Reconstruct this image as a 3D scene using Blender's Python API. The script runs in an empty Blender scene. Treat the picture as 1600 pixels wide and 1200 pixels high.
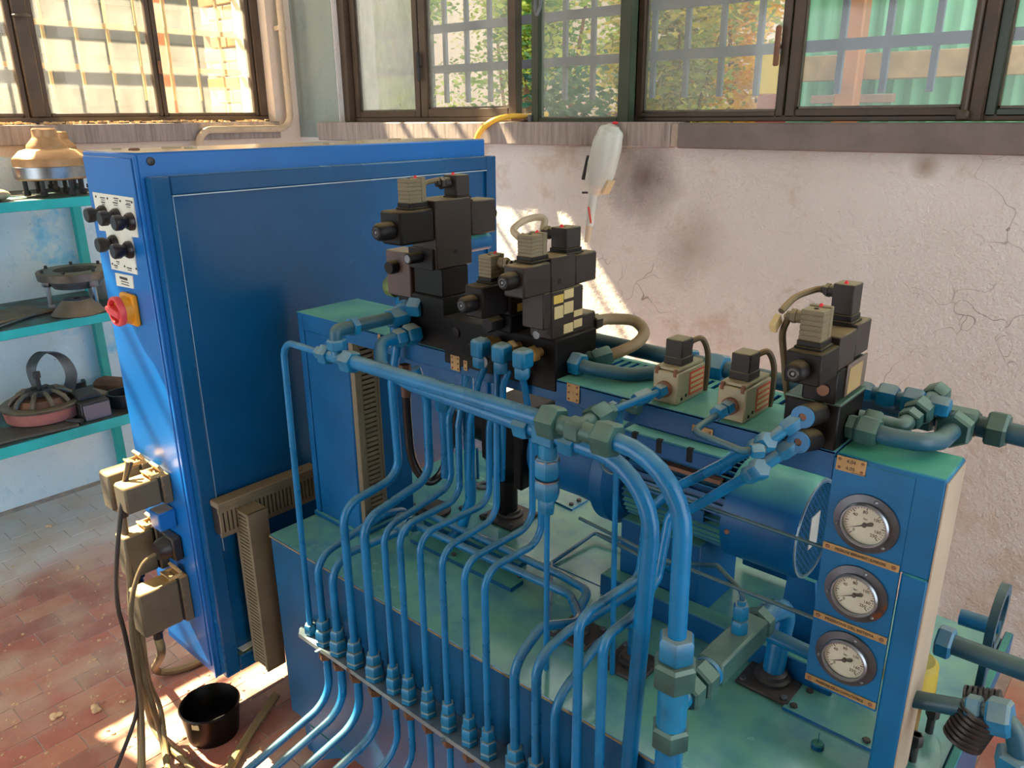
import bpy, bmesh, math, random
from mathutils import Vector, Matrix
random.seed(7)
PI = math.pi
SC = bpy.context.scene
COL = SC.collection

# ------------------------------------------------------------------ camera
F_PX = 1227.4355
CAM = Vector((0.0, 0.0, 1.6))
YAW, PITCH, ROLL = math.radians(-41.45522), math.radians(18.91982), math.radians(-0.51931)
_cy, _sy, _cp, _sp = math.cos(YAW), math.sin(YAW), math.cos(PITCH), math.sin(PITCH)
FWD = Vector((_sy*_cp, _cy*_cp, -_sp))
_r = Vector((_cy, -_sy, 0)); _u = _r.cross(FWD)
RGT = _r*math.cos(ROLL) + _u*math.sin(ROLL)
UPV = -_r*math.sin(ROLL) + _u*math.cos(ROLL)
cd = bpy.data.cameras.new('camera'); cam = bpy.data.objects.new('camera', cd); COL.objects.link(cam)
cd.sensor_fit = 'HORIZONTAL'; cd.sensor_width = 36.0; cd.lens = F_PX/1600*36.0
cd.clip_start = 0.02; cd.clip_end = 200
m3 = Matrix((RGT, UPV, -FWD)).transposed()
cam.matrix_world = Matrix.Translation(CAM) @ m3.to_4x4()
SC.camera = cam

# ------------------------------------------------------------------ light, sky, exposure
SC.view_settings.view_transform = 'Standard'
SC.view_settings.look = 'None'
SC.view_settings.gamma = 1.0
SC.view_settings.use_curve_mapping = False
SC.view_settings.exposure = 1.12
w = bpy.data.worlds.new('sky'); SC.world = w; w.use_nodes = True
bg = w.node_tree.nodes['Background']
bg.inputs[0].default_value = (0.90, 0.95, 1.0, 1); bg.inputs[1].default_value = 2.0
SUN_DIR = Vector((1.0, 0.20, -1.17)).normalized()
sd = bpy.data.lights.new('sun', 'SUN'); sun = bpy.data.objects.new('sun', sd); COL.objects.link(sun)
sd.energy = 32.0; sd.angle = math.radians(0.8); sd.color = (1.0, 0.82, 0.56)
sun.rotation_euler = SUN_DIR.to_track_quat('-Z', 'Y').to_euler()
sun.location = (-6, 0, 6)

# ------------------------------------------------------------------ placing: image ray met with a real plane
def ray(px, py):
    return RGT*((px-800)/F_PX) + UPV*((600-py)/F_PX) + FWD
def atx(px, py, X): r = ray(px, py); return CAM + r*(X/r.x)
def aty(px, py, Y): r = ray(px, py); return CAM + r*(Y/r.y)
def atz(px, py, Z): r = ray(px, py); return CAM + r*((Z-1.6)/r.z)

# ------------------------------------------------------------------ mesh builder
class MB:
    def __init__(s): s.v = []; s.f = []; s.flat = False
    def _add(s, vs, fs):
        b = len(s.v); s.v += [Vector(v) for v in vs]; s.f += [tuple(i+b for i in f) for f in fs]; return s
    def box(s, x0, x1, y0, y1, z0, z1, bev=0.0):
        c = Vector(((x0+x1)/2, (y0+y1)/2, (z0+z1)/2)); return s.obox(c, (abs(x1-x0)/2, abs(y1-y0)/2, abs(z1-z0)/2), None, bev)
    def obox(s, c, h, R=None, bev=0.0):
        c = Vector(c); hx, hy, hz = h; bev = min(bev, hx*.9, hy*.9, hz*.9)
        if bev <= 0:
            vs = [Vector((i*hx, j*hy, k*hz)) for i in (-1, 1) for j in (-1, 1) for k in (-1, 1)]
            fs = [(0,1,3,2),(4,6,7,5),(0,4,5,1),(2,3,7,6),(0,2,6,4),(1,5,7,3)]
        else:
            vs = []; idx = {}
            for i in (-1, 1):
                for j in (-1, 1):
                    for k in (-1, 1):
                        for a in range(3):
                            p = [i*(hx-bev), j*(hy-bev), k*(hz-bev)]; p[a] += (i, j, k)[a]*bev
                            idx[(i, j, k, a)] = len(vs); vs.append(Vector(p))
            fs = []
            def quad(q): 
                fs.append(tuple(q))
            for a in range(3):
                b_, c_ = (a+1) % 3, (a+2) % 3
                for sg in (-1, 1):
                    q = []
                    for (u, w_) in ((-1,-1),(1,-1),(1,1),(-1,1)):
                        k3 = [0,0,0]; k3[a] = sg; k3[b_] = u; k3[c_] = w_
                        q.append(idx[(k3[0], k3[1], k3[2], a)])
                    if sg < 0: q.reverse()
                    quad(q)
                for u in (-1, 1):
                    for w_ in (-1, 1):     # edge along a between faces b_ and c_
                        k0 = [0,0,0]; k0[a] = -1; k0[b_] = u; k0[c_] = w_
                        k1 = list(k0); k1[a] = 1
                        q = [idx[(*k0, b_)], idx[(*k1, b_)], idx[(*k1, c_)], idx[(*k0, c_)]]
                        if u*w_ > 0: pass
                        else: q.reverse()
                        q.reverse() if False else None
                        quad(q)
            for i in (-1, 1):
                for j in (-1, 1):
                    for k in (-1, 1):
                        q = [idx[(i,j,k,0)], idx[(i,j,k,1)], idx[(i,j,k,2)]]
                        if i*j*k < 0: q.reverse()
                        quad(q)
        if R is not None: vs = [R @ v for v in vs]
        return s._add([v+c for v in vs], fs)
    def lathe(s, p0, d, prof, n=20, rot=0.0, cap=True, ref=None):
        """prof: list of (distance along d, radius)"""
        p0 = Vector(p0); d = Vector(d).normalized()
        a = Vector(ref) if ref is not None else (Vector((0,0,1)) if abs(d.z) < .9 else Vector((1,0,0)))
        u = (a - d*a.dot(d)).normalized(); w_ = d.cross(u)
        vs = []; fs = []
        for (t, r) in prof:
            for i in range(n):
                an = 2*PI*i/n + rot
                vs.append(p0 + d*t + (u*math.cos(an) + w_*math.sin(an))*r)
        for k in range(len(prof)-1):
            for i in range(n):
                j = (i+1) % n
                fs.append((k*n+i, k*n+j, (k+1)*n+j, (k+1)*n+i))
        if cap:
            fs.append(tuple(reversed(range(n)))); fs.append(tuple(range((len(prof)-1)*n, len(prof)*n)))
        return s._add(vs, fs)
    def cyl(s, p0, p1, r, n=16, r1=None, ch=0.0):
        p0 = Vector(p0); p1 = Vector(p1); L = (p1-p0).length; r1 = r if r1 is None else r1
        if ch > 0: prof = [(0, r-ch), (ch, r), (L-ch, r1), (L, r1-ch)]
        else: prof = [(0, r), (L, r1)]
        return s.lathe(p0, p1-p0, prof, n)
    def nut(s, p0, p1, af, rot=0.0):
        p0 = Vector(p0); p1 = Vector(p1); L = (p1-p0).length; r = af/1.732
        return s.lathe(p0, p1-p0, [(0, r*.86), (L*.12, r), (L*.85, r), (L, r*.86)], 6, rot)
    def ring(s, p0, d, r_out, r_in, L, n=28):
        return s.lathe(p0, d, [(0, r_in), (0, r_out), (L, r_out), (L, r_in), (0, r_in)], n, cap=False)
    def tube(s, pts, r, n=12, closed=False, cap=True, radii=None):
        pts = [Vector(p) for p in pts]; N = len(pts)
        tang = []
        for i in range(N):
            a = pts[i-1] if (i > 0 or closed) else pts[i]; b = pts[(i+1) % N] if (i < N-1 or closed) else pts[i]
            t = (b-a); tang.append(t.normalized() if t.length > 1e-9 else Vector((0,0,1)))
        t0 = tang[0]; a = Vector((0,0,1)) if abs(t0.z) < .9 else Vector((1,0,0))
        u = (a - t0*a.dot(t0)).normalized()
        vs = []; fs = []
        for i in range(N):
            t = tang[i]; u = (u - t*u.dot(t)).normalized(); w_ = t.cross(u)
            rr = radii[i] if radii else r
            for k in range(n):
                an = 2*PI*k/n; vs.append(pts[i] + (u*math.cos(an) + w_*math.sin(an))*rr)
        for i in range(N if closed else N-1):
            i2 = (i+1) % N
            for k in range(n):
                k2 = (k+1) % n; fs.append((i*n+k, i*n+k2, i2*n+k2, i2*n+k))
        if cap and not closed:
            fs.append(tuple(reversed(range(n)))); fs.append(tuple(range((N-1)*n, N*n)))
        return s._add(vs, fs)
    def prism(s, poly, off):
        """poly: list of 3-D points, off: extrusion vector"""
        n = len(poly); off = Vector(off); P = [Vector(p) for p in poly]
        nrm = Vector((0,0,0))
        for i in range(n): nrm += P[i].cross(P[(i+1) % n])
        if nrm.dot(off) > 0: P.reverse()
        fs = [tuple(range(n)), tuple(reversed(range(n, 2*n)))]
        for i in range(n): j = (i+1) % n; fs.append((j, i, n+i, n+j))
        return s._add(P + [p+off for p in P], fs)
    def sphere(s, c, r, n=12, m=8, sc=(1,1,1)):
        c = Vector(c); vs = [c+Vector((0,0,-r*sc[2]))]; fs = []
        for i in range(1, m):
            th = -PI/2 + PI*i/m
            for k in range(n):
                an = 2*PI*k/n; vs.append(c+Vector((r*sc[0]*math.cos(th)*math.cos(an), r*sc[1]*math.cos(th)*math.sin(an), r*sc[2]*math.sin(th))))
        vs.append(c+Vector((0,0,r*sc[2]))); L = len(vs)-1
        for k in range(n):
            k2 = (k+1) % n
            fs.append((0, 1+k2, 1+k)); fs.append((L, 1+(m-2)*n+k, 1+(m-2)*n+k2))
            for i in range(m-2): fs.append((1+i*n+k, 1+i*n+k2, 1+(i+1)*n+k2, 1+(i+1)*n+k))
        return s._add(vs, fs)

def fillet(pts, rad, seg=7):
    """round the corners of a polyline"""
    pts = [Vector(p) for p in pts]; out = [pts[0]]
    for i in range(1, len(pts)-1):
        a, b, c = pts[i-1], pts[i], pts[i+1]
        r_ = rad[i-1] if isinstance(rad, (list, tuple)) else rad
        u = (a-b); v = (c-b); lu, lv = u.length, v.length; u.normalize(); v.normalize()
        ang = u.angle(v) if u.length and v.length else PI
        if ang > PI-.02: out.append(b); continue
        t = min(r_/math.tan(ang/2), lu*.49, lv*.49); rr = t*math.tan(ang/2)
        bis = (u+v).normalized(); ctr = b + bis*(rr/math.sin(ang/2))
        s0 = b+u*t - ctr; s1 = b+v*t - ctr; tot = s0.angle(s1); ax = s0.cross(s1).normalized()
        for k in range(seg+1): out.append(ctr + Matrix.Rotation(tot*k/seg, 3, ax) @ s0)
    out.append(pts[-1]); return out
def spline(pts, seg=6):
    """Catmull-Rom through the points"""
    P = [Vector(p) for p in pts]; P = [P[0]*2-P[1]] + P + [P[-1]*2-P[-2]]; out = []
    for i in range(1, len(P)-2):
        for k in range(seg):
            t = k/seg; a, b, c, d = P[i-1], P[i], P[i+1], P[i+2]
            out.append(.5*((2*b) + (c-a)*t + (2*a-5*b+4*c-d)*t*t + (3*b-a-3*c+d)*t**3))
    out.append(P[-2]); return out

def mesh_of(mb, name, loc=(0,0,0), sharp=0.62):
    loc = Vector(loc); me = bpy.data.meshes.new(name)
    me.from_pydata([tuple(v-loc) for v in mb.v], [], mb.f)
    me.update()
    bm = bmesh.new(); bm.from_mesh(me); bmesh.ops.recalc_face_normals(bm, faces=bm.faces); bm.to_mesh(me); bm.free()
    for p in me.polygons: p.use_smooth = True
    try: me.set_sharp_from_angle(angle=sharp)
    except Exception: pass
    return me
def link(name, me, mat, parent=None, loc=(0,0,0)):
    o = bpy.data.objects.new(name, me); COL.objects.link(o); o.location = loc
    if mat is not None and me is not None and len(me.materials) == 0: me.materials.append(mat)
    if parent is not None: o.parent = parent
    return o
def wloc(o):
    p = Vector(o.location)
    while o.parent: o = o.parent; p += Vector(o.location)
    return p
def tag(o, label=None, cat=None, group=None, kind=None):
    if label: o['label'] = label
    if cat: o['category'] = cat
    if group: o['group'] = group
    if kind: o['kind'] = kind
    return o
def thing(name, loc, label, cat, group=None):
    o = bpy.data.objects.new(name, None); COL.objects.link(o); o.location = loc; o.empty_display_size = .02
    return tag(o, label, cat, group)
def part(name, mb, mat, parent, label=None, kind=None):
    o = link(name, mesh_of(mb, name, wloc(parent)), mat, parent)
    if label: o['label'] = label
    if kind: o['kind'] = kind
    return o
def solo(name, mb, mat, label, cat, group=None):
    lo = Vector((min(v.x for v in mb.v), min(v.y for v in mb.v), min(v.z for v in mb.v)))
    hi = Vector((max(v.x for v in mb.v), max(v.y for v in mb.v), max(v.z for v in mb.v)))
    loc = Vector(((lo.x+hi.x)/2, (lo.y+hi.y)/2, lo.z))
    o = link(name, mesh_of(mb, name, loc), mat, None, loc); return tag(o, label, cat, group)
def struct(name, mb, mat, parent=None, label=None):
    o = link(name, mesh_of(mb, name), mat, parent)
    if parent is None: o['kind'] = 'structure'
    if label: o['label'] = label
    return o
def copy_tree(o, parent=None):
    c = o.copy(); COL.objects.link(c); c.parent = parent
    for ch in list(o.children): copy_tree(ch, c)
    return c

# ------------------------------------------------------------------ materials
def srgb(h):
    h = h.lstrip('#'); c = [int(h[i:i+2], 16)/255 for i in (0, 2, 4)]
    return tuple(x/12.92 if x <= .04045 else ((x+.055)/1.055)**2.4 for x in c) + (1,)
def mat(name, col, rough=.5, metal=0.0, var=.12, scale=9.0, bump=0.0, bscale=60.0, dust=None, damt=.8, dlo=.35, dhi=.9,
        spots=None, sscale=30.0, sth=.62, col2=None, spec=.5, coat=0.0, stretch=None):
    m = bpy.data.materials.new(name); m.use_nodes = True; nt = m.node_tree; N = nt.nodes; L = nt.links
    b = N['Principled BSDF']; b.inputs['Metallic'].default_value = metal; b.inputs['Roughness'].default_value = rough
    b.inputs['Specular IOR Level'].default_value = spec
    if coat: b.inputs['Coat Weight'].default_value = coat; b.inputs['Coat Roughness'].default_value = .12
    tc = N.new('ShaderNodeTexCoord'); geo = N.new('ShaderNodeNewGeometry')
    pos = geo.outputs['Position']
    if stretch:
        mp = N.new('ShaderNodeMapping'); mp.inputs['Scale'].default_value = stretch; L.new(pos, mp.inputs['Vector']); pos = mp.outputs[0]
    nz = N.new('ShaderNodeTexNoise'); nz.inputs['Scale'].default_value = scale; nz.inputs['Detail'].default_value = 5; nz.inputs['Roughness'].default_value = .6
    L.new(pos, nz.inputs['Vector'])
    c1 = srgb(col); c2 = srgb(col2) if col2 else tuple(x*(1-var*2.2) for x in c1[:3])+(1,)
    c1b = c1 if col2 else tuple(min(1, x*(1+var)) for x in c1[:3])+(1,)
    mx = N.new('ShaderNodeMix'); mx.data_type = 'RGBA'; mx.inputs[6].default_value = c2; mx.inputs[7].default_value = c1b
    rmp = N.new('ShaderNodeMapRange'); rmp.inputs[1].default_value = .32; rmp.inputs[2].default_value = .68
    L.new(nz.outputs['Fac'], rmp.inputs[0]); L.new(rmp.outputs[0], mx.inputs[0]); out = mx.outputs[2]
    if spots:
        n2 = N.new('ShaderNodeTexNoise'); n2.inputs['Scale'].default_value = sscale; n2.inputs['Detail'].default_value = 6; n2.inputs['Roughness'].default_value = .65
        L.new(pos, n2.inputs['Vector'])
        r2 = N.new('ShaderNodeMapRange'); r2.inputs[1].default_value = sth; r2.inputs[2].default_value = sth+.06; L.new(n2.outputs['Fac'], r2.inputs[0])
        m2 = N.new('ShaderNodeMix'); m2.data_type = 'RGBA'; m2.inputs[7].default_value = srgb(spots)
        L.new(r2.outputs[0], m2.inputs[0]); L.new(out, m2.inputs[6]); out = m2.outputs[2]
    if dust:      # dust and oil film on upward faces; some tints also paint in light
        sx = N.new('ShaderNodeSeparateXYZ'); L.new(geo.outputs['Normal'], sx.inputs[0])
        r3 = N.new('ShaderNodeMapRange'); r3.inputs[1].default_value = dlo; r3.inputs[2].default_value = dhi; r3.inputs[4].default_value = damt
        L.new(sx.outputs[2], r3.inputs[0])
        n3 = N.new('ShaderNodeTexNoise'); n3.inputs['Scale'].default_value = 14; n3.inputs['Detail'].default_value = 6; L.new(geo.outputs['Position'], n3.inputs['Vector'])
        r4 = N.new('ShaderNodeMapRange'); r4.inputs[1].default_value = .3; r4.inputs[2].default_value = .6; r4.inputs[3].default_value = .55; L.new(n3.outputs['Fac'], r4.inputs[0])
        mu = N.new('ShaderNodeMath'); mu.operation = 'MULTIPLY'; L.new(r3.outputs[0], mu.inputs[0]); L.new(r4.outputs[0], mu.inputs[1])
        m3_ = N.new('ShaderNodeMix'); m3_.data_type = 'RGBA'; m3_.inputs[7].default_value = srgb(dust)
        L.new(mu.outputs[0], m3_.inputs[0]); L.new(out, m3_.inputs[6]); out = m3_.outputs[2]
    L.new(out, b.inputs['Base Color'])
    rr = N.new('ShaderNodeMapRange'); rr.inputs[3].default_value = max(.03, rough-.08); rr.inputs[4].default_value = min(1, rough+.12)
    L.new(nz.outputs['Fac'], rr.inputs[0]); L.new(rr.outputs[0], b.inputs['Roughness'])
    if bump:
        bn = N.new('ShaderNodeTexNoise'); bn.inputs['Scale'].default_value = bscale; bn.inputs['Detail'].default_value = 6; L.new(pos, bn.inputs['Vector'])
        bp = N.new('ShaderNodeBump'); bp.inputs['Strength'].default_value = bump; bp.inputs['Distance'].default_value = .01
        L.new(bn.outputs['Fac'], bp.inputs['Height']); L.new(bp.outputs[0], b.inputs['Normal'])
    return m

M = {}
M['cabinet'] = mat('cabinet_blue', '#0767b6', .30, var=.06, scale=3, spots='#5c9ad8', sscale=42, sth=.735, dust='#cdb98e', damt=.95, dlo=.75, dhi=.95, coat=.1)
M['cabdoor'] = mat('cabinet_door_shaded_blue', '#054e80', .24, spec=.4, var=.10, scale=2.2, spots='#6da2c9', sscale=36, sth=.745, dust='#8fae74', damt=.8, dlo=.75, dhi=.95, coat=.25)  # cabinet blue darkened in the colour for the door's shaded side
M['mblue'] = mat('machine_blue', '#03568c', .36, spec=.3, var=.12, scale=7, dust='#6cb296', damt=.95, dlo=.55, dhi=.95, spots='#0b4d80', sscale=16, sth=.66)  # green tops of frame, lid, tank and gauge panel: dust plus painted warm light
M['lid'] = mat('tank_lid', '#0a66a6', .22, spec=.9, coat=1.0, var=.14, scale=6, dust='#74b89a', damt=.97, dlo=.55, dhi=.95, spots='#164a5a', sscale=11, sth=.66)
M['tank'] = mat('tank_blue', '#03517c', .40, spec=.3, var=.14, scale=6, dust='#4e9a80', damt=.97, dlo=.55, dhi=.95, spots='#164a5a', sscale=11, sth=.64)
M['gblue'] = mat('gauge_panel_blue', '#056296', .38, spec=.3, var=.10, scale=9, dust='#5cb68c', damt=.95, dlo=.55, dhi=.95, spots='#17707c', sscale=22, sth=.64)
M['pipe'] = mat('pipe_blue', '#046ca2', .27, spec=.38, var=.10, scale=14, dust='#7c9886', damt=.62, dlo=.42, dhi=1.0, spots='#0b5a8a', sscale=25, sth=.75)  # pale upward band is dust and a painted top highlight
M['pipeg'] = mat('pipe_grey_green', '#1f546c', .38, spec=.35, var=.12, scale=14, dust='#6f7d68', damt=.75, dlo=.15, dhi=.95)
M['fit'] = mat('fitting_blue', '#0f709c', .33, spec=.4, var=.14, scale=30, dust='#9fae9c', damt=.8, dlo=.35, dhi=.95)
M['fitg'] = mat('fitting_green_grey', '#355c58', .40, metal=.15, spec=.4, var=.14, scale=30, dust='#7f9684', damt=.75, dlo=.3, dhi=.95)
M['brown'] = mat('rusty_nut', '#5a3a22', .6, var=.2, scale=40)
M['brass'] = mat('brass', '#b08a4e', .38, metal=.7, var=.15, scale=30)
M['black'] = mat('blackened_steel', '#2b2624', .42, var=.15, scale=12, dust='#8d7f62', damt=.85, dlo=.55, dhi=.95)
M['blackm'] = mat('oily_black', '#0b0908', .42, spec=.2, var=.2, scale=12, dust='#4a4034', damt=.6, dlo=.6, dhi=.95)
M['valve'] = mat('valve_grey_brown', '#2e2622', .45, spec=.28, var=.12, scale=10, dust='#a2916b', damt=.9, dlo=.55, dhi=.95)
M['coil'] = mat('coil_black', '#120f0e', .48, spec=.22, var=.1, scale=12, dust='#7a6c4c', damt=.85, dlo=.55, dhi=.95)
M['tan'] = mat('connector_tan', '#6a6148', .55, var=.08, scale=20, dust='#b5a67a', damt=.6, dlo=.55, dhi=.95)
M['tan2'] = mat('connector_grey', '#2c2623', .5, spec=.3, var=.08, scale=20, dust='#ada37a', damt=.85, dlo=.55, dhi=.95)
M['red'] = mat('red_plastic', '#e0303a', .4, var=.05)
M['redsw'] = mat('switch_red', '#d84a4e', .42, var=.06)
M['yellow'] = mat('switch_yellow', '#e09a1a', .45, var=.06)
M['blackp'] = mat('black_plastic', '#1c191c', .38, var=.1, dust='#6d675c', damt=.6, dlo=.5, dhi=.95)
M['white'] = mat('label_white', '#d9dccf', .5, var=.04)
M['ink'] = mat('ink', '#2a2622', .6, var=.02)
M['steel'] = mat('steel', '#8d949b', .3, metal=.9, var=.1, scale=30)
M['steeld'] = mat('dull_steel', '#6f7276', .45, metal=.6, var=.15, scale=25, spots='#6b4a31', sscale=40, sth=.64)
M['castiron'] = mat('cast_iron', '#6d665c', .5, metal=.55, var=.16, scale=25, dust='#b69a78', damt=.7, dlo=.4, dhi=.95)
M['darkiron'] = mat('dark_iron', '#38393c', .5, metal=.4, var=.18, scale=25, dust='#6d6355', damt=.6, dlo=.4, dhi=.95)
M['rust'] = mat('rusty_steel', '#6a4a38', .7, var=.25, scale=18, col2='#8a5d44')
M['plate'] = mat('galvanised_strip', '#8fa2a8', .36, metal=.65, var=.12, scale=22, spots='#5b432f', sscale=14, sth=.62)
M['duct'] = mat('duct_beige', '#6f6650', .6, var=.12, scale=10, dust='#7f6a42', damt=.8, dlo=.5, dhi=.95)
M['dark'] = mat('dark_void', '#0d0c0b', .8, var=.05)
M['teal'] = mat('shelf_teal', '#1fb0ae', .45, var=.1, scale=8, dust='#463f37', damt=1.0, dlo=.6, dhi=.95)
M['conn'] = mat('connector_housing_beige', '#5f5746', .55, var=.1, scale=14, dust='#d8b06a', damt=.85, dlo=.5, dhi=.95)  # tan upward faces are dust with sunlight painted in
M['cable'] = mat('cable_beige', '#5f533c', .6, var=.15, scale=20, dust='#c0a46c', damt=.5, dlo=.2, dhi=.9)
M['cableb'] = mat('cable_black', '#221d1b', .5, var=.1)
M['rubber'] = mat('hose_black', '#120e0c', .35, var=.1)
M['nameplate'] = mat('name_plate', '#a88a5a', .42, metal=.3, var=.12, scale=40, spots='#8a5526', sscale=60, sth=.64)
M['redlab'] = mat('red_label', '#cf4f3a', .5, var=.06)
M['ylab'] = mat('yellow_label', '#c9ab4e', .5, var=.06)
M['clab'] = mat('cream_label', '#c8b582', .5, var=.06)
M['lampw'] = mat('lamp_white', '#c9cdc3', .28, var=.03)
M['yhose'] = mat('yellow_hose', '#e8b53a', .45, var=.06)
M['frame'] = mat('window_frame_brown', '#4a3b2c', .5, var=.15, scale=10, spots='#8c7a60', sscale=40, sth=.7)
M['framed'] = mat('window_frame_green', '#2f3a2c', .38, var=.12, scale=10, spots='#6e6a52', sscale=60, sth=.72)
M['bar'] = mat('window_bar', '#5f6678', .5, var=.1)
M['barl'] = mat('window_bar_sunlit', '#a08a5c', .5, var=.08)  # yellow of the sun is put into the bar colour
M['sill'] = mat('sill_stone', '#a99b92', .7, var=.12, scale=4, stretch=(18, 18, 1.2), col2='#7f756f', bump=.25, bscale=50)
M['silld'] = mat('sill_stone_dark', '#766a66', .6, var=.15, scale=5, bump=.15, bscale=40)
M['backwall'] = None
M['glass'] = None

# ================================================================== THE ROOM
XL, YB, CEIL = -3.66, 2.5, 4.3
def wall_mat(name, base, c2, stain, roughb, bscale, patch=None, crack=True, x_rough=None):
    m = bpy.data.materials.new(name); m.use_nodes = True; nt = m.node_tree; N = nt.nodes; L = nt.links; b = N['Principled BSDF']
    b.inputs['Roughness'].default_value = .85; b.inputs['Specular IOR Level'].default_value = .2
    geo = N.new('ShaderNodeNewGeometry'); pos = geo.outputs['Position']
    def noise(sc, det=6, ro=.6):
        n = N.new('ShaderNodeTexNoise'); n.inputs['Scale'].default_value = sc; n.inputs['Detail'].default_value = det; n.inputs['Roughness'].default_value = ro; L.new(pos, n.inputs['Vector']); return n.outputs['Fac']
    def rng(x, a, c, d=0, e=1):
        r = N.new('ShaderNodeMapRange'); r.inputs[1].default_value = a; r.inputs[2].default_value = c; r.inputs[3].default_value = d; r.inputs[4].default_value = e; L.new(x, r.inputs[0]); return r.outputs[0]
    def mix(f, a, c):
        x = N.new('ShaderNodeMix'); x.data_type = 'RGBA'; L.new(f, x.inputs[0])
        for k, v in ((6, a), (7, c)):
            if isinstance(v, tuple): x.inputs[k].default_value = v
            else: L.new(v, x.inputs[k])
        return x.outputs[2]
    c = mix(rng(noise(1.7), .35, .65), srgb(base), srgb(c2))
    c = mix(rng(noise(6.5, 8, .7), .58, .75), c, srgb(stain))
    if patch: c = mix(rng(noise(2.6, 7, .7), .57, .66), c, srgb(patch))
    if crack:
        wv = N.new('ShaderNodeTexVoronoi'); wv.feature = 'DISTANCE_TO_EDGE'; wv.inputs['Scale'].default_value = 3.2
        nn = N.new('ShaderNodeTexNoise'); nn.inputs['Scale'].default_value = 5; L.new(pos, nn.inputs['Vector'])
        va = N.new('ShaderNodeVectorMath'); va.operation = 'MULTIPLY_ADD'; va.inputs[1].default_value = (.5,.5,.5); L.new(nn.outputs['Color'], va.inputs[0]); L.new(pos, va.inputs[2]); L.new(va.outputs[0], wv.inputs['Vector'])
        ck = rng(wv.outputs[0], .0, .006, 1, 0); gate = rng(noise(1.1), .52, .6)
        mu = N.new('ShaderNodeMath'); mu.operation = 'MULTIPLY'; L.new(ck, mu.inputs[0]); L.new(gate, mu.inputs[1])
        c = mix(mu.outputs[0], c, srgb('#7a675a'))
    pits = rng(noise(70, 4, .7), .68, .72); c = mix(pits, c, srgb('#8c7a6a'))
    L.new(c, b.inputs['Base Color'])
    bp = N.new('ShaderNodeBump'); bp.inputs['Strength'].default_value = roughb; bp.inputs['Distance'].default_value = .018
    L.new(noise(bscale, 6, .65), bp.inputs['Height']); L.new(bp.outputs[0], b.inputs['Normal'])
    return m
M['backwall'] = wall_mat('back_wall_plaster', '#f2efe9', '#e6e0d7', '#d0bfaa', 1.0, 48, patch='#dfd2c2')
def local_stain(m, c, rad, col, amt):
    nt = m.node_tree; N = nt.nodes; L = nt.links; b = N['Principled BSDF']; src = b.inputs['Base Color'].links[0].from_socket
    geo = N.new('ShaderNodeNewGeometry'); nz = N.new('ShaderNodeTexNoise'); nz.inputs['Scale'].default_value = 7; nz.inputs['Detail'].default_value = 7; L.new(geo.outputs['Position'], nz.inputs['Vector'])
    d = N.new('ShaderNodeVectorMath'); d.operation = 'DISTANCE'; d.inputs[1].default_value = tuple(c); L.new(geo.outputs['Position'], d.inputs[0])
    ma = N.new('ShaderNodeMath'); ma.operation = 'MULTIPLY_ADD'; ma.inputs[1].default_value = rad*1.2; L.new(nz.outputs['Fac'], ma.inputs[0]); L.new(d.outputs['Value'], ma.inputs[2])
    r = N.new('ShaderNodeMapRange'); r.inputs[1].default_value = rad*.55; r.inputs[2].default_value = rad*1.6; r.inputs[3].default_value = amt; r.inputs[4].default_value = 0; L.new(ma.outputs[0], r.inputs[0])
    x = N.new('ShaderNodeMix'); x.data_type = 'RGBA'; x.inputs[7].default_value = srgb(col); L.new(r.outputs[0], x.inputs[0]); L.new(src, x.inputs[6]); L.new(x.outputs[2], b.inputs['Base Color'])
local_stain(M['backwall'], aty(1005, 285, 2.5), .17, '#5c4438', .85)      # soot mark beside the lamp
local_stain(M['backwall'], aty(1080, 390, 2.5), .16, '#8d7a6a', .5)
local_stain(M['backwall'], aty(1445, 260, 2.5), .05, '#8a6a3a', .7)
M['leftwall'] = wall_mat('left_wall_plaster', '#e8f3f8', '#d0eaf8', '#b2daf0', .4, 30, patch='#8ed6f6')
def two_tone(m, z, top):
    nt = m.node_tree; N = nt.nodes; L = nt.links; b = N['Principled BSDF']; src = b.inputs['Base Color'].links[0].from_socket
    geo = N.new('ShaderNodeNewGeometry'); sx = N.new('ShaderNodeSeparateXYZ'); L.new(geo.outputs['Position'], sx.inputs[0])
    nz = N.new('ShaderNodeTexNoise'); nz.inputs['Scale'].default_value = 12; nz.inputs['Detail'].default_value = 6; L.new(geo.outputs['Position'], nz.inputs['Vector'])
    ma = N.new('ShaderNodeMath'); ma.operation = 'MULTIPLY_ADD'; ma.inputs[1].default_value = .03; L.new(nz.outputs['Fac'], ma.inputs[0]); L.new(sx.outputs[2], ma.inputs[2])
    r = N.new('ShaderNodeMapRange'); r.inputs[1].default_value = z; r.inputs[2].default_value = z+.006; L.new(ma.outputs[0], r.inputs[0])
    x = N.new('ShaderNodeMix'); x.data_type = 'RGBA'; x.inputs[7].default_value = srgb(top); L.new(r.outputs[0], x.inputs[0]); L.new(src, x.inputs[6]); L.new(x.outputs[2], b.inputs['Base Color'])
two_tone(M['leftwall'], 1.47, '#d8c8b6')      # blue dado below, cream above
M['ceiling'] = wall_mat('ceiling_plaster', '#cfc8bd', '#beb6aa', '#a79c8e', .2, 20, crack=False)
M['corner'] = wall_mat('corner_plaster', '#98a39c', '#8d9992', '#7d8c86', .4, 30, patch='#7fa09a')

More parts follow.
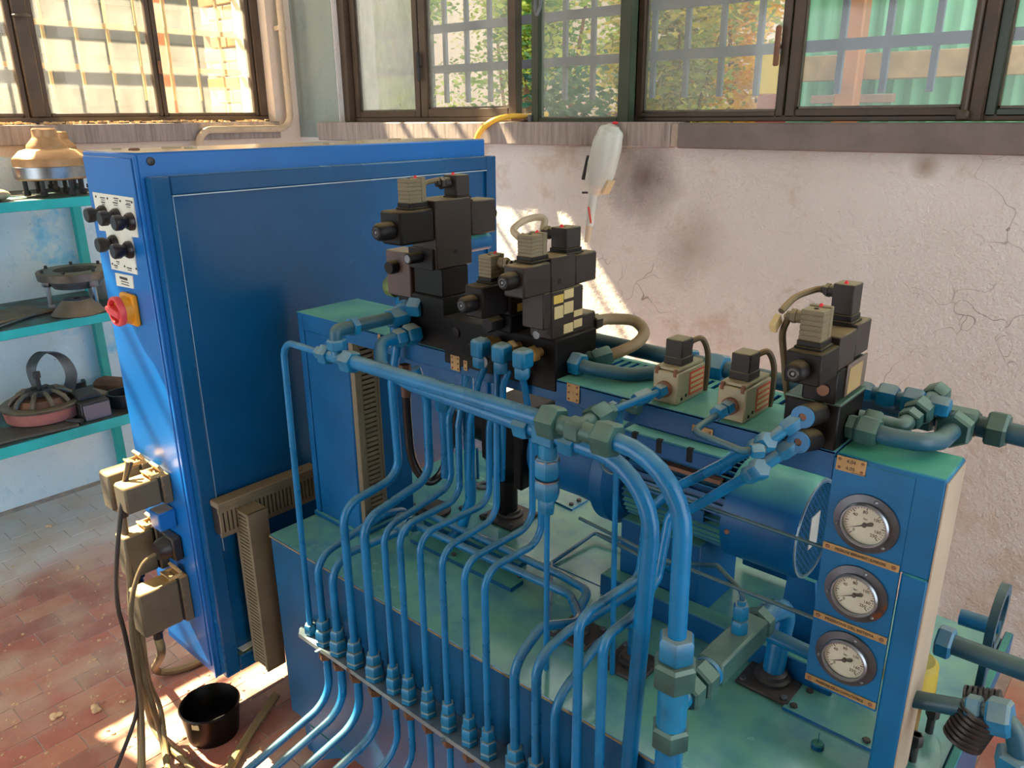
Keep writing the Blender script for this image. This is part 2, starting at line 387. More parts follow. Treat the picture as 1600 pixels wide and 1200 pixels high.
def glass_mat(name, dusty, tint):
    m = bpy.data.materials.new(name); m.use_nodes = True; nt = m.node_tree; N = nt.nodes; L = nt.links
    for n in list(N): N.remove(n)
    out = N.new('ShaderNodeOutputMaterial'); tr = N.new('ShaderNodeBsdfTransparent'); tr.inputs[0].default_value = tint
    df = N.new('ShaderNodeBsdfDiffuse'); df.inputs[0].default_value = (.82, .80, .74, 1)
    tl = N.new('ShaderNodeBsdfTranslucent'); tl.inputs[0].default_value = (.85, .82, .75, 1)
    ad = N.new('ShaderNodeMixShader'); ad.inputs[0].default_value = .5; L.new(df.outputs[0], ad.inputs[1]); L.new(tl.outputs[0], ad.inputs[2])
    gl = N.new('ShaderNodeBsdfGlossy'); gl.inputs['Roughness'].default_value = .06
    lw_ = N.new('ShaderNodeLayerWeight'); lw_.inputs[0].default_value = .5
    pw = N.new('ShaderNodeMath'); pw.operation = 'POWER'; pw.inputs[1].default_value = 5; L.new(lw_.outputs['Facing'], pw.inputs[0])
    fr = N.new('ShaderNodeMath'); fr.operation = 'MULTIPLY_ADD'; fr.inputs[1].default_value = .45; fr.inputs[2].default_value = .025; L.new(pw.outputs[0], fr.inputs[0])
    geo = N.new('ShaderNodeNewGeometry')
    nz = N.new('ShaderNodeTexNoise'); nz.inputs['Scale'].default_value = 3.5; nz.inputs['Detail'].default_value = 8; nz.inputs['Roughness'].default_value = .7
    mp = N.new('ShaderNodeMapping'); mp.inputs['Scale'].default_value = (2.2, 2.2, .8); L.new(geo.outputs['Position'], mp.inputs[0]); L.new(mp.outputs[0], nz.inputs['Vector'])
    rg = N.new('ShaderNodeMapRange'); rg.inputs[1].default_value = .3; rg.inputs[2].default_value = .75; rg.inputs[3].default_value = dusty*.6; rg.inputs[4].default_value = dusty*1.5
    L.new(nz.outputs['Fac'], rg.inputs[0])
    m1 = N.new('ShaderNodeMixShader'); L.new(rg.outputs[0], m1.inputs[0]); L.new(tr.outputs[0], m1.inputs[1]); L.new(ad.outputs[0], m1.inputs[2])
    m2 = N.new('ShaderNodeMixShader'); L.new(fr.outputs[0], m2.inputs[0]); L.new(m1.outputs[0], m2.inputs[1]); L.new(gl.outputs[0], m2.inputs[2])
    L.new(m2.outputs[0], out.inputs[0]); return m
M['glass'] = glass_mat('dusty_glass', .16, (.97, .98, .96, 1))
M['glassl'] = glass_mat('sunlit_dusty_glass', .08, (.97, .97, .94, 1))
M['glassd'] = glass_mat('very_dusty_glass', .42, (.95, .95, .92, 1))
M['glassc'] = glass_mat('clear_glass', .03, (.97, .99, .98, 1))

# ---- floor: mortar bed with klinker bricks
fl = struct('floor', MB().box(-3.66, 3.2, -2.6, 2.5, -.12, -.0016), mat('mortar', '#b7a193', .9, var=.15, scale=20))
def brick_mat(name, col, col2):
    m = mat(name, col, .62, var=.12, scale=16, col2=col2, spots='#9a6248', sscale=12, sth=.62, bump=.15, bscale=90)
    nt = m.node_tree; N = nt.nodes; L = nt.links; b = N['Principled BSDF']
    src = b.inputs['Base Color'].links[0].from_socket
    geo = N.new('ShaderNodeNewGeometry'); sx = N.new('ShaderNodeSeparateXYZ'); L.new(geo.outputs['Position'], sx.inputs[0])
    nz = N.new('ShaderNodeTexNoise'); nz.inputs['Scale'].default_value = 3.0; nz.inputs['Detail'].default_value = 7; L.new(geo.outputs['Position'], nz.inputs['Vector'])
    ma = N.new('ShaderNodeMath'); ma.operation = 'MULTIPLY_ADD'; ma.inputs[1].default_value = .7; L.new(nz.outputs['Fac'], ma.inputs[0]); L.new(sx.outputs[0], ma.inputs[2])
    r = N.new('ShaderNodeMapRange'); r.inputs[1].default_value = -2.75; r.inputs[2].default_value = -2.50; r.inputs[3].default_value = .96; r.inputs[4].default_value = .0; L.new(ma.outputs[0], r.inputs[0])
    x = N.new('ShaderNodeMix'); x.data_type = 'RGBA'; x.inputs[7].default_value = srgb('#cfc8c2'); L.new(r.outputs[0], x.inputs[0]); L.new(src, x.inputs[6])
    n2 = N.new('ShaderNodeTexNoise'); n2.inputs['Scale'].default_value = 5.5; n2.inputs['Detail'].default_value = 7; L.new(geo.outputs['Position'], n2.inputs['Vector'])
    r2 = N.new('ShaderNodeMapRange'); r2.inputs[1].default_value = .42; r2.inputs[2].default_value = .68; r2.inputs[4].default_value = .75; L.new(n2.outputs['Fac'], r2.inputs[0])
    x2 = N.new('ShaderNodeMix'); x2.data_type = 'RGBA'; x2.inputs[7].default_value = srgb('#c6a88e'); L.new(r2.outputs[0], x2.inputs[0]); L.new(x.outputs[2], x2.inputs[6])
    L.new(x2.outputs[2], b.inputs['Base Color']); return m
BR = [brick_mat('brick_red', '#bd7462', '#aa6857'), brick_mat('brick_orange', '#c6856c', '#b67860'), brick_mat('brick_dusky', '#ad7262', '#9c6656')]
bmesh_v = []
for k in range(3):
    mb_ = MB().obox((0, 0, -.008), (.0395, .082, .008), None, .0012); me = mesh_of(mb_, 'brick'); me.materials.append(BR[k]); bmesh_v.append(me)
cand = []
rows = range(-12, 74)
for r_ in rows:
    xc = -2.75 + .082*r_
    if xc < -3.62 or xc > 3.1: continue
    for j in range(-22, 13):
        yc = .756+.0835 + .167*j + (.0835 if r_ % 2 else 0)
        if yc > 2.41 or yc < -2.5: continue
        q = Vector((xc, yc, 0)) - CAM; d = q.dot(FWD)
        seen = d > .2 and -40 < 800+F_PX*q.dot(RGT)/d < 1640 and 0 < 600-F_PX*q.dot(UPV)/d < 1240
        under = (-1.53 < xc < -.15 and .9 < yc < 1.5) or (xc > -1.95 and yc > 1.2 and xc < -.3)
        behind = xc < -1.75 and yc > 1.55
        area = (1/d**2 if d > .2 else 0)
        cand.append((seen and not under and not behind, area, xc, yc))
cand.sort(key=lambda c: (-int(c[0]), -c[1]))
rb = random.Random(3)
rest = [MB(), MB(), MB()]
for i, (seen, ar, xc, yc) in enumerate(cand):
    k = rb.choice((0, 0, 1, 2)); dz = rb.uniform(-.0006, .0006)
    if i < 300 and seen:
        o = link('brick', bmesh_v[k], None, fl, (xc, yc, dz)); o.rotation_euler = (rb.uniform(-.004, .004), rb.uniform(-.006, .006), 0)
    else: rest[k].obox((xc, yc, -.008+dz), (.0395, .082, .008))
for k in range(3):
    o = struct('bricks_beyond', rest[k], BR[k], fl); o['kind'] = 'stuff'

# ---- back wall with long window band
bw = MB()
bw.box(-3.96, 3.2, YB, YB+.25, -.1, 1.53)
bw.box(-3.96, 3.2, YB, YB+.25, 3.2, CEIL)
bw.box(-3.96, -3.32, YB, YB+.25, 1.53, 3.2)
bw.box(1.5, 3.2, YB, YB+.25, 1.53, 3.2)
struct('wall_back', bw, M['backwall'])
lw = MB()
lw.box(XL-.3, XL, -2.6, YB, -.1, 1.53)
lw.box(XL-.3, XL, -2.6, YB, 3.615, CEIL)
lw.box(XL-.3, XL, 2.36, YB, 1.53, 3.615)
lw.box(XL-.3, XL, -2.6, .15, 1.53, 3.615)
struct('wall_left', lw, M['leftwall'])
struct('wall_right', MB().box(3.2, 3.4, -2.6, -.8, -.1, CEIL).box(3.2, 3.4, -.8, YB+.25, 3.6, CEIL), M['ceiling'])
struct('wall_front', MB().box(-1.1, 3.4, -2.8, -2.6, -.1, CEIL).box(-3.96, -1.1, -2.8, -2.6, 2.5, CEIL), M['ceiling'])
struct('ceiling', MB().box(-3.96, 3.2, -2.6, YB+.25, CEIL, CEIL+.15), M['ceiling'])
struct('wall_corner', MB().box(XL, -3.325, YB-.003, YB+.01, 1.50, CEIL), M['corner'])

# ---- stone sills
s1_ = struct('trim_1', MB().box(-3.45, -1.445, 2.455, 2.60, 1.488, 1.572, .004), M['sill'])
s2_ = struct('trim_2', MB().box(-1.415, 1.5, 2.455, 2.60, 1.488, 1.569, .004), M['silld'])
struct('trim_3', MB().box(-1.446, -1.414, 2.462, 2.60, 1.492, 1.566, .003), mat('mortar_joint', '#b9ab9c', .9, var=.1, scale=40))
struct('trim_4', MB().box(XL-.12, XL+.035, 0.15, 2.36, 1.500, 1.578, .004), M['sill'])

# ---- back windows: steel sashes
FY = 2.58
def sash(name, x0, x1, z0, z1, fw, mfr, mgl, y=FY, th=.04, label=None):
    """one glazed sash as its own structure: frame of four bars, pane, glazing putty"""
    root = struct(name, MB().box(x0, x0+fw, y-th/2, y+th/2, z0, z1, .003), mfr, None, label)
    struct('frame_bar', MB().box(x1-fw, x1, y-th/2, y+th/2, z0, z1, .003), mfr, root)
    struct('frame_bar', MB().box(x0+fw, x1-fw, y-th/2, y+th/2, z0, z0+fw*.8, .003), mfr, root)
    struct('frame_bar', MB().box(x0+fw, x1-fw, y-th/2, y+th/2, z1-fw, z1, .003), mfr, root)
    struct('pane', MB().box(x0+fw, x1-fw, y-.002, y+.002, z0+fw*.8, z1-fw), mgl, root)
    struct('putty', MB().box(x0+fw, x0+fw+.006, y-.008, y-.002, z0+fw*.8, z1-fw).box(x1-fw-.006, x1-fw, y-.008, y-.002, z0+fw*.8, z1-fw).box(x0+fw, x1-fw, y-.008, y-.002, z0+fw*.8, z0+fw*.8+.007), M['castiron'], root)
    return root
Z0, Z1 = 1.575, 3.18
# outer fixed frame
off = MB()
off.box(-3.33, -3.275, 2.53, 2.62, 1.572, 3.2, .004); off.box(-3.275, 1.5, 2.56, 2.62, 1.572, 1.592, .003); off.box(-3.275, 1.5, 2.56, 2.62, 3.18, 3.2)
struct('trim_5', off, M['frame'])
w1 = sash('window_1', -3.27, -2.80, Z0+.017, Z1, .035, M['frame'], M['glassd'])
w2 = sash('window_2', -2.795, -2.225, Z0+.017, Z1, .045, M['frame'], M['glass'])
w4 = sash('window_4', -1.655, -1.10, Z0+.008, Z1, .026, M['frame'], M['glass'])
w5 = sash('window_5', -1.095, -.555, Z0+.008, Z1, .034, M['frame'], M['glassc'])
w6 = sash('window_6', -.53, .5, Z0+.008, Z1, .028, M['framed'], M['glassc'])
w7 = sash('window_7', .52, 1.48, Z0+.008, Z1, .028, M['framed'], M['glassc'])
struct('trim_6', MB().box(-1.70, -1.66, 2.545, 2.615, 1.572, 3.2, .004), M['framed'])
struct('trim_7', MB().box(-.565, -.53, 2.54, 2.61, 1.572, 3.2, .003).cyl((-.575, 2.535, 1.60), (-.575, 2.535, 3.1), .009, 10), M['frame'])
# the opened casement (leaf swung a little inward), dark green
a0 = aty(838, 190, 2.535); a1 = aty(982, 187, 2.50)
cas = MB(); ang = math.atan2(a1.y-a0.y, a1.x-a0.x); Rz = Matrix.Rotation(ang, 3, 'Z'); Lc = (a1-a0).length
def cbox(u0, u1, z0, z1, v0=-.018, v1=.018, bev=.003):
    c = a0 + Rz @ Vector(((u0+u1)/2, (v0+v1)/2, 0)); c.z = (z0+z1)/2
    return MB().obox(c, ((u1-u0)/2, (v1-v0)/2, (z1-z0)/2), Rz, bev)
w3 = struct('window_3', cbox(-.012, .028, 1.552, 3.15), M['framed'], None, 'open dark green casement standing in front of the stone sill')
struct('frame_bar', cbox(Lc-.04, Lc+.012, 1.552, 3.15), M['framed'], w3)
struct('frame_bar', cbox(.028, Lc-.04, 1.552, 1.588), M['framed'], w3)
struct('frame_bar', cbox(.028, Lc-.04, 3.11, 3.15), M['framed'], w3)
struct('pane', cbox(.028, Lc-.04, 1.588, 3.11, -.002, .002, 0), M['glass'], w3)
struct('hinge', cbox(-.022, -.004, 1.556, 1.60, -.03, -.012), M['steeld'], w3)
hk = aty(843, 10, 2.50)
struct('latch_hook', MB().tube(spline([hk+Vector((-.01,-.004,.05)), hk+Vector((-.012,-.012,0)), hk+Vector((0,-.016,-.03)), hk+Vector((.012,-.012,-.005)), hk+Vector((.012,-.008,.03))]), .006, 8), M['steeld'], w3)
# handles
def handle(px, py0, py1, y, parent, m='rust'):
    p0 = aty(px, py0, y); p1 = aty(px-1, py1, y)
    struct('handle', MB().obox((p0+p1)/2, (.008, .008, (p0.z-p1.z)/2), None, .004).cyl((p0.x, y, (p0.z+p1.z)/2), (p0.x, y+.04, (p0.z+p1.z)/2), .006, 8), M[m], parent)
handle(654, 80, 127, 2.545, w1, 'darkiron'); handle(1215, 40, 103, 2.535, w4, 'rust')
struct('hinge', MB().obox(aty(1504, 180, 2.53), (.016, .012, .014), None, .005), M['frame'], w6)

# window grille outside the back windows
gr = thing('window_grille', (-1, 2.75, 1.655), 'grey steel bar grille outside the long back window', 'grille')
for k in range(-12, 16):
    x = -1.145 + .1395*k
    if x < -3.25: continue
    part('vertical_bar', MB().box(x-.0095, x+.0095, 2.741, 2.757, 1.655, 3.15), M['bar'], gr)
for z in (1.803, 1.975, 2.147, 2.32, 2.49, 2.66, 2.83, 3.0):
    part('horizontal_bar', MB().box(-3.3, 1.1, 2.736, 2.762, z-.017, z+.017), M['bar'], gr)

# ---- left window
LX = -3.75
struct('trim_8', MB().box(LX-.03, LX+.03, 0.15, 2.36, 1.578, 1.606, .003).box(LX-.03, LX+.03, 2.315, 2.36, 1.606, 3.612, .003).box(LX-.03, LX+.03, 0.15, 2.36, 3.585, 3.612), M['frame'])
def lsash(name, y0, y1, fw):
    root = struct(name, MB().box(LX-.02, LX+.02, y0, y0+fw, 1.606, 3.585, .003), M['frame'])
    struct('frame_bar', MB().box(LX-.02, LX+.02, y1-fw, y1, 1.606, 3.585, .003), M['frame'], root)
    struct('frame_bar', MB().box(LX-.02, LX+.02, y0+fw, y1-fw, 1.606, 1.622, .003), M['frame'], root)
    struct('frame_bar', MB().box(LX-.02, LX+.02, y0+fw, y1-fw, 3.555, 3.585, .003), M['frame'], root)
    struct('pane', MB().box(LX-.002, LX+.002, y0+fw, y1-fw, 1.622, 3.555), M['glassl'], root)
    return root
ls1 = lsash('window_8', 1.82, 2.313, .022)
ls2 = lsash('window_9', 1.315, 1.818, .022)
ls3 = lsash('window_10', .72, 1.255, .022)
ls4 = lsash('window_11', .17, .715, .022)
struct('trim_9', MB().box(LX-.03, LX+.035, 1.257, 1.313, 1.606, 3.585, .004), M['frame'])
p_ = atx(250, 105, LX+.03)
struct('handle', MB().obox(p_, (.008, .007, .028), None, .004).cyl(p_, p_-Vector((.03,0,0)), .006, 8), M['rust'], ls1)
lg = thing('window_grille', (-3.93, 1.5, 1.68), 'pale steel bar grille outside the left window', 'grille')
for k in range(-9, 7):
    y = 1.441 + .1372*k
    part('vertical_bar', MB().box(-3.955, -3.942, y-.006, y+.006, 1.68, 3.60), M['barl'], lg)
for z in (1.82, 1.995, 2.17, 2.345, 2.52, 2.7, 2.9, 3.1, 3.3, 3.5):
    part('horizontal_bar', MB().box(-3.962, -3.936, 0.15, 2.36, z-.011, z+.011), M['barl'], lg)
# hat-shaped window stay knob hanging on the left mullion
pk = atx(33, 24, -3.68)
solo('stay_disc', MB().lathe(pk+Vector((0,0,.008)), (0,0,-1), [(0,.004),(.003,.028),(.008,.034),(.012,.03)], 20).cyl(pk, pk+Vector((-.05,0,.0)), .005, 8), M['darkiron'], 'dark disc knob on the mullion of the left window', 'knob')

# brick reveal outside the left window, each brick lit by the sun
rv = struct('wall_reveal', MB().box(-4.30, -3.96, 2.375, 2.75, 0, 4.2), mat('reveal_mortar', '#94806a', .9))
bo = [mat('reveal_brick', '#a86c3e', .8, var=.12, scale=12), mat('reveal_brick_pale', '#b08a5c', .8, var=.12, scale=12)]
for k in range(36):
    z = 1.2+k*.068
    for j in range(2):
        x0 = -4.29+.165*j+(.08 if k % 2 else 0)
        struct('brick', MB().box(x0, min(x0+.155, -3.962), 2.362, 2.376, z, z+.058, .003), bo[(k+j) % 2], rv)
# cobwebs and dust on the left sill
rw = random.Random(5); cw = MB()
for k in range(240):
    y = rw.uniform(.9, 2.3); c = Vector((LX+rw.uniform(.05, .12), y, 1.580+rw.uniform(0, .008)))
    cw.obox(c, (rw.uniform(.002, .008), rw.uniform(.003, .012), rw.uniform(.001, .004)), Matrix.Rotation(rw.uniform(0, PI), 3, 'Z'))
d_ = struct('sill_debris', cw, mat('sill_dust', '#d9b98a', .9, var=.15, scale=60)); d_['kind'] = 'stuff'; d_['label'] = 'flakes of plaster and dust lying on the left window sill'; d_['category'] = 'debris'

# conduit down the corner
M['conduit'] = mat('conduit_paint', '#c9b394', .55, var=.1, scale=14)
pts = [atx(438, -40, -3.60), atx(452, 150, -3.60), atx(447, 190, -3.60), atx(425, 202, -3.60), atx(330, 204, -3.60), atx(312, 212, -3.60), atx(300, 235, -3.60)]
pts[0].z = 2.9
cp = fillet([Vector((-3.60, 2.405, 2.95)), Vector((-3.60, 2.405, 1.545)), Vector((-3.60, 1.90, 1.545)), Vector((-3.60, 1.90, 1.1))], .07)
cdt = thing('electrical_conduit', (-3.60, 1.9, 1.1), 'pale painted conduit bending down the wall corner beside the left window', 'conduit')
part('pipe', MB().tube(cp, .016, 12), M['conduit'], cdt)
part('clip', MB().ring((-3.60, 2.405, 2.0), (0,0,1), .021, .016, .02).box(-3.655, -3.61, 2.395, 2.415, 2.0, 2.02), M['conduit'], cdt)

# ================================================================== OUTSIDE
M['ground'] = mat('outside_ground', '#6f6856', .9, var=.2, scale=2)
M['facade'] = mat('facade_pale', '#595955', .8, var=.06, scale=2)
M['facadeg'] = mat('facade_grey', '#363a33', .8, var=.08, scale=2)
struct('wall_sun_blocker', MB().box(-16, -13.5, .9, 15, 0, 19), M['facadeg'])  # unseen tall block added to keep the sun off the yard and trees
gd = struct('ground_outside', MB().box(-14, 10, 2.78, 16, -.25, 0).box(-14, -3.98, -8, 2.78, -.25, 0), M['ground'])
fb = thing('building', (-9, 1, 0), 'pale building with grey bands beyond the left window', 'building')
part('wall', MB().box(-9.3, -9.0, -6, 6.2, 0, 4.2), M['facade'], fb)
for z in (1.25, 1.72, 2.2, 2.7, 3.3): part('band', MB().box(-9.0, -8.94, -6, 6.2, z, z+.17), M['facadeg'], fb)
for k in range(9): part('pilaster', MB().box(-9.0, -8.95, -3.0+k*1.05, -2.9+k*1.05, 0, 4.1), M['facadeg'], fb)
solo('post', MB().box(-5.65, -5.57, 2.75, 2.83, 0, 3.6, .006), mat('orange_post', '#a85526', .6, var=.12, scale=8), 'orange steel post outside the left window', 'post')

def tree(name, base, h, rx, ry, nleaf, cols, label, trunk_h=.5, lean=.0, lz0=None, lsz=.036, seed=1, trunks=3):
    r = random.Random(seed); root = thing(name, base, label, 'tree'); base = Vector(base)
    tk = MB()
    for k in range(trunks):
        an = 2*PI*k/trunks + r.uniform(0, 1); top = base + Vector((math.cos(an)*rx*.55, math.sin(an)*ry*.55, h*.75))
        md = base.lerp(top, .5) + Vector((r.uniform(-.1, .1), r.uniform(-.1, .1), .1))
        pp = spline([base, md, top], 5); tk.tube(pp, .02, 7, radii=[.035*(1-.75*i/(len(pp)-1)) for i in range(len(pp))])
    part('trunk', tk, mat('bark', '#7a5c48', .9, var=.2, scale=20), root)
    z0 = h*.25 if lz0 is None else lz0
    for ci, c in enumerate(cols):
        lf = MB(); n = nleaf//len(cols)
        clumps = [Vector((r.gauss(0, .45)*rx, r.gauss(0, .45)*ry, r.uniform(z0, h))) for _ in range(26)]
        for _ in range(n):
            cl = r.choice(clumps); p = base + cl + Vector((r.gauss(0, .13), r.gauss(0, .13), r.gauss(0, .12)))
            a = r.uniform(0, 2*PI); b = r.uniform(-1, 1); u = Vector((math.cos(a), math.sin(a), b*.6)).normalized()
            v = u.cross(Vector((r.uniform(-1, 1), r.uniform(-1, 1), r.uniform(-1, 1)))).normalized(); s_ = lsz*r.uniform(.5, 1.15)
            lf._add([p-u*s_, p+v*s_*.5, p+u*s_, p-v*s_*.5], [(0, 1, 2, 3)])
        o = part('foliage', lf, mat('leaf', c, .55, var=.2, scale=6), root); o['kind'] = 'stuff'
        nt = o.data.materials[0].node_tree; b_ = nt.nodes['Principled BSDF']
        b_.inputs['Subsurface Weight'].default_value = 0
        t_ = nt.nodes.new('ShaderNodeBsdfTranslucent'); nt.links.new(b_.inputs['Base Color'].links[0].from_socket, t_.inputs[0])
        mx_ = nt.nodes.new('ShaderNodeMixShader'); mx_.inputs[0].default_value = .5
        nt.links.new(b_.outputs[0], mx_.inputs[1]); nt.links.new(t_.outputs[0], mx_.inputs[2]); nt.links.new(mx_.outputs[0], nt.nodes['Material Output'].inputs[0])
    return root
tree('broadleaf_tree', (-6.2, 5.0, 0), 4.2, .9, .7, 14000, ['#9dbb38', '#ccd85c', '#6f9a34'], 'leafy green tree outside behind the dusty left sash', seed=2, lz0=.7)
tree('broadleaf_tree', (-4.35, 5.4, 0), 3.8, .75, .6, 14000, ['#8fb046', '#c6d25c', '#5f8c48'], 'tall green tree seen through the open casement', seed=3, lz0=.6)
tree('shrub', (-2.9, 5.0, 0), 2.8, .5, .4, 15000, ['#bcb846', '#dcc653', '#8f9c40'], 'olive coloured shrub with pale stems outside the middle pane', seed=4, lz0=.5)
tree('flowering_shrub', (aty(1158, 85, 5.5).x, 5.5, 0), 3.0, .22, .22, 4000, ['#ffc800', '#f0b000'], 'yellow flowering shrub outside near the rusty window handle', seed=5, lz0=1.3, lsz=.04)
tree('conifer', (-2.75, 3.6, 0), 1.72, .16, .16, 1600, ['#3a7052', '#2f6046'], 'small bluish green conifer outside the middle pane', seed=6, lz0=.9, trunks=1)
tree('broadleaf_tree', (-7.0, 8.2, 0), 5.2, 1.2, .6, 6000, ['#aaba58', '#e0d894', '#7c9646'], 'far pale green tree behind the window corner', seed=8, lz0=.6)
hb = thing('house', (-6, 9.5, 0), 'pale pinkish house wall glimpsed between the trees', 'building')
part('wall', MB().box(-10, -2.0, 9.5, 9.8, 0, 4.5), mat('house_wall', '#e0c8b2', .8, var=.08, scale=2), hb)
part('roof', MB().prism([(-10.3, 9.2, 4.5), (-10.3, 10.6, 4.5), (-10.3, 9.9, 5.1)], (8.6, 0, 0)), mat('roof_tile', '#b06a4a', .8, var=.1, scale=4), hb)
yp = aty(1190, 86, 5.0); yq = aty(1216, 147, 5.0)
yb = thing('vehicle_side', (yp.x, 5.0, .9), 'bright yellow panel with red base outside beside the corrugated sheet', 'panel')
part('panel', MB().box(yp.x, yq.x+.12, 5.0, 5.04, yq.z, yp.z, .005), mat('yellow_panel', '#ffc400', .5, var=.03), yb)
part('base', MB().box(yp.x, yq.x+.12, 4.99, 5.05, yq.z-.5, yq.z, .005), mat('red_panel', '#b5483a', .6, var=.08), yb)
lwl = thing('garden_wall', (-3.2, 5.2, 0), 'low reddish garden wall outside the middle pane', 'wall')
part('wall_body', MB().box(-4.6, -2.5, 6.5, 6.7, 0, 1.62), mat('reddish_plaster', '#86625e', .8, var=.1, scale=3), lwl)
# green corrugated sheet
M['corr'] = mat('corrugated_green', '#8fd0a8', .5, var=.10, scale=2.5, col2='#6cba88')
cg = thing('corrugated_fence', (-1.0, 4.3, 0), 'green corrugated sheet fence with wooden rail outside the right panes', 'fence')
ps = []; x = aty(1236, 100, 4.3).x
while x < 1.9:
    ps.append((x, 4.3+.016*math.sin((x)*2*PI/.085))); x += .0106
sh = MB(); n = len(ps); vs = [(a, b, 0) for a, b in ps]+[(a, b, 3.2) for a, b in ps]+[(a, b+.004, 0) for a, b in ps]+[(a, b+.004, 3.2) for a, b in ps]
fs = []
for i in range(n-1): fs += [(i, i+1, n+i+1, n+i), (2*n+i+1, 2*n+i, 3*n+i, 3*n+i+1)]
sh._add(vs, fs); part('corrugated_sheet', sh, M['corr'], cg)
r0 = aty(1330, 84, 4.2); r1 = aty(1590, 70, 4.2); 
part('rail', MB().obox(Vector((-.65, 4.235, (r0.z+r1.z)/2-.06)), (1.1, .025, .06), None, .004), mat('plank', '#b8925e', .7, var=.15, scale=8), cg)
part('rail', MB().obox(Vector((-1.47, 4.235, 1.66)), (.20, .02, .02), None, .003), mat('plank_thin', '#a8846a', .7, var=.15, scale=8), cg)
q0 = aty(1338, 10, 4.15); q1 = aty(1322, 175, 4.15)
part('post', MB().box(q0.x-.05, q0.x+.05, 4.13, 4.22, 0, 3.2, .008), mat('rusty_post', '#c07c4c', .6, var=.15, scale=5), cg)

# ================================================================== ELECTRICAL CABINET
V = Vector
cab = thing('electrical_cabinet', (-1.86, 1.3, .20), 'tall blue steel electrical cabinet with a dusty top', 'cabinet')
part('body', MB().box(-1.995, -1.722, .765, 1.835, .20, 1.531, .004), M['cabinet'], cab)
part('side_panel', MB().box(-1.985, -1.738, .760, .766, .23, 1.520, .002), M['cabinet'], cab)
part('corner_strip', MB().box(-1.732, -1.722, .7605, .766, .20, 1.525, .001), M['cabinet'], cab)
X1, X0 = -1.690, -1.721
door = part('door', MB().box(X0, X1-.010, .78, 1.845, .56, 1.475), M['cabdoor'], cab)
part('door_stile', MB().box(X0, X1, .776, .816, .206, 1.482, .003), M['cabdoor'], door)
part('door_stile', MB().box(X0, X1, 1.806, 1.849, .206, 1.482, .003), M['cabdoor'], door)
part('door_rail', MB().box(X0, X1, .816, 1.806, 1.442, 1.482, .003), M['cabdoor'], door)
part('door_rail', MB().box(X0, X1, .816, 1.806, .206, .252, .003), M['cabdoor'], door)
part('lower_panel', MB().box(X0, X0+.008, .816, 1.806, .252, .56), M['cabdoor'], cab)
part('lip_glint', MB().box(X1-.0105, X1-.0015, .8165, .8185, .57, 1.44), mat('door_lip_glint', '#7fa6c4', .3, var=.05), door)  # pale strip paints the light caught on the door lip
part('lip_glint', MB().box(X1-.0105, X1+.0005, .8165, 1.806, 1.4395, 1.4418), mat('door_lip_glint_top', '#a9c0cc', .3, var=.05), door)  # paler strip paints the brighter glint along the top lip
part('lifting_plug', MB().lathe(V((-1.87, .83, 1.531)), (0,0,1), [(0,.012),(.003,.012),(.005,.009)], 14), M['rust'], cab)
part('plug', MB().lathe(atx(235, 252, -1.722), (1,0,0), [(0,.009),(.003,.009),(.004,.007)], 14), M['blackp'], cab)
part('door_lock', MB().lathe(atx(313, 632, X1-.010), (1,0,0), [(0,.007),(.004,.007),(.006,.004)], 12), M['rust'], door)
part('paper_slip', MB().obox(V((-1.706, .862, .262)), (.012, .035, .001), Matrix.Rotation(.1, 3, 'Z'), 0), M['white'], cab)
rp = random.Random(2); pl_ = MB()
for k in range(9):
    pl_.obox(V((-1.86+rp.uniform(-.1, .1), rp.uniform(.8, 1.75), 1.533)), (rp.uniform(.006, .015), rp.uniform(.005, .02), .002), Matrix.Rotation(rp.uniform(0, 3), 3, 'Z'))
pl_o = part('plaster_crumbs', pl_, mat('crumbs', '#c8bb9e', .9), cab); pl_o['kind'] = 'stuff'

# label plates and knobs on the narrow side (facing the room)
YF = .7600
lp = [aty(x, y, YF) for x, y in ((146, 300), (209, 309), (217, 371), (207, 370), (216, 429), (176, 420), (167, 361), (157, 360))]
lpl = thing('label_plate', (-1.86, .758, 1.26), 'stepped off-white label plate behind the black knobs on the cabinet side', 'label plate')
part('plate', MB().prism(lp, (0, -.0025, 0)), M['white'], lpl)
tx = MB()
for (px, py, w_) in ((160, 309, .03), (181, 310, .03), (200, 314, .03), (161, 316, .025), (180, 317, .032), (200, 320, .03), (181, 415, .024), (202, 419, .03), (184, 409, .02)):
    c = aty(px, py, YF-.0028); part('print_line', MB().obox(c, (w_/2*.8, .0004, .0012)), M['ink'], lpl)
    part('print_line', MB().obox(c+V((0, 0, -.005)), (w_/2*.6, .0004, .0008)), M['ink'], lpl)
sc_ = MB()
for (px, py) in ((150, 307), (168, 310), (188, 314), (206, 316), (176, 412), (195, 416), (213, 420)): part('rivet', MB().lathe(aty(px, py, YF-.0025), (0,-1,0), [(0,.003),(.0015,.002)], 8), M['darkiron'], lpl)
sl = [aty(x, y, YF) for x, y in ((181, 426), (208, 431), (210, 451), (184, 446))]
sm = thing('label_plate', (-1.86, .758, 1.2), 'small white label right above the red and yellow switch', 'label plate')
part('plate', MB().prism(sl, (0, -.002, 0)), M['white'], sm)
tx = MB(); c = aty(193, 435, YF-.0022); 
for q_, h_ in ((V((0,0,0)), .003), (V((.004,0,-.008)), .001), (V((.004,0,-.014)), .001)): part('print_line', MB().obox(c+q_, (.020, .0004, h_)), M['ink'], sm)
kn_names = {0: 'leftmost of the three upper black rotary knobs on the cabinet side', 1: 'middle of the three upper black rotary knobs on the cabinet side', 2: 'rightmost of the three upper black rotary knobs on the cabinet side',
            3: 'left of the two lower black rotary knobs on the cabinet side', 4: 'right of the two lower black rotary knobs on the cabinet side'}
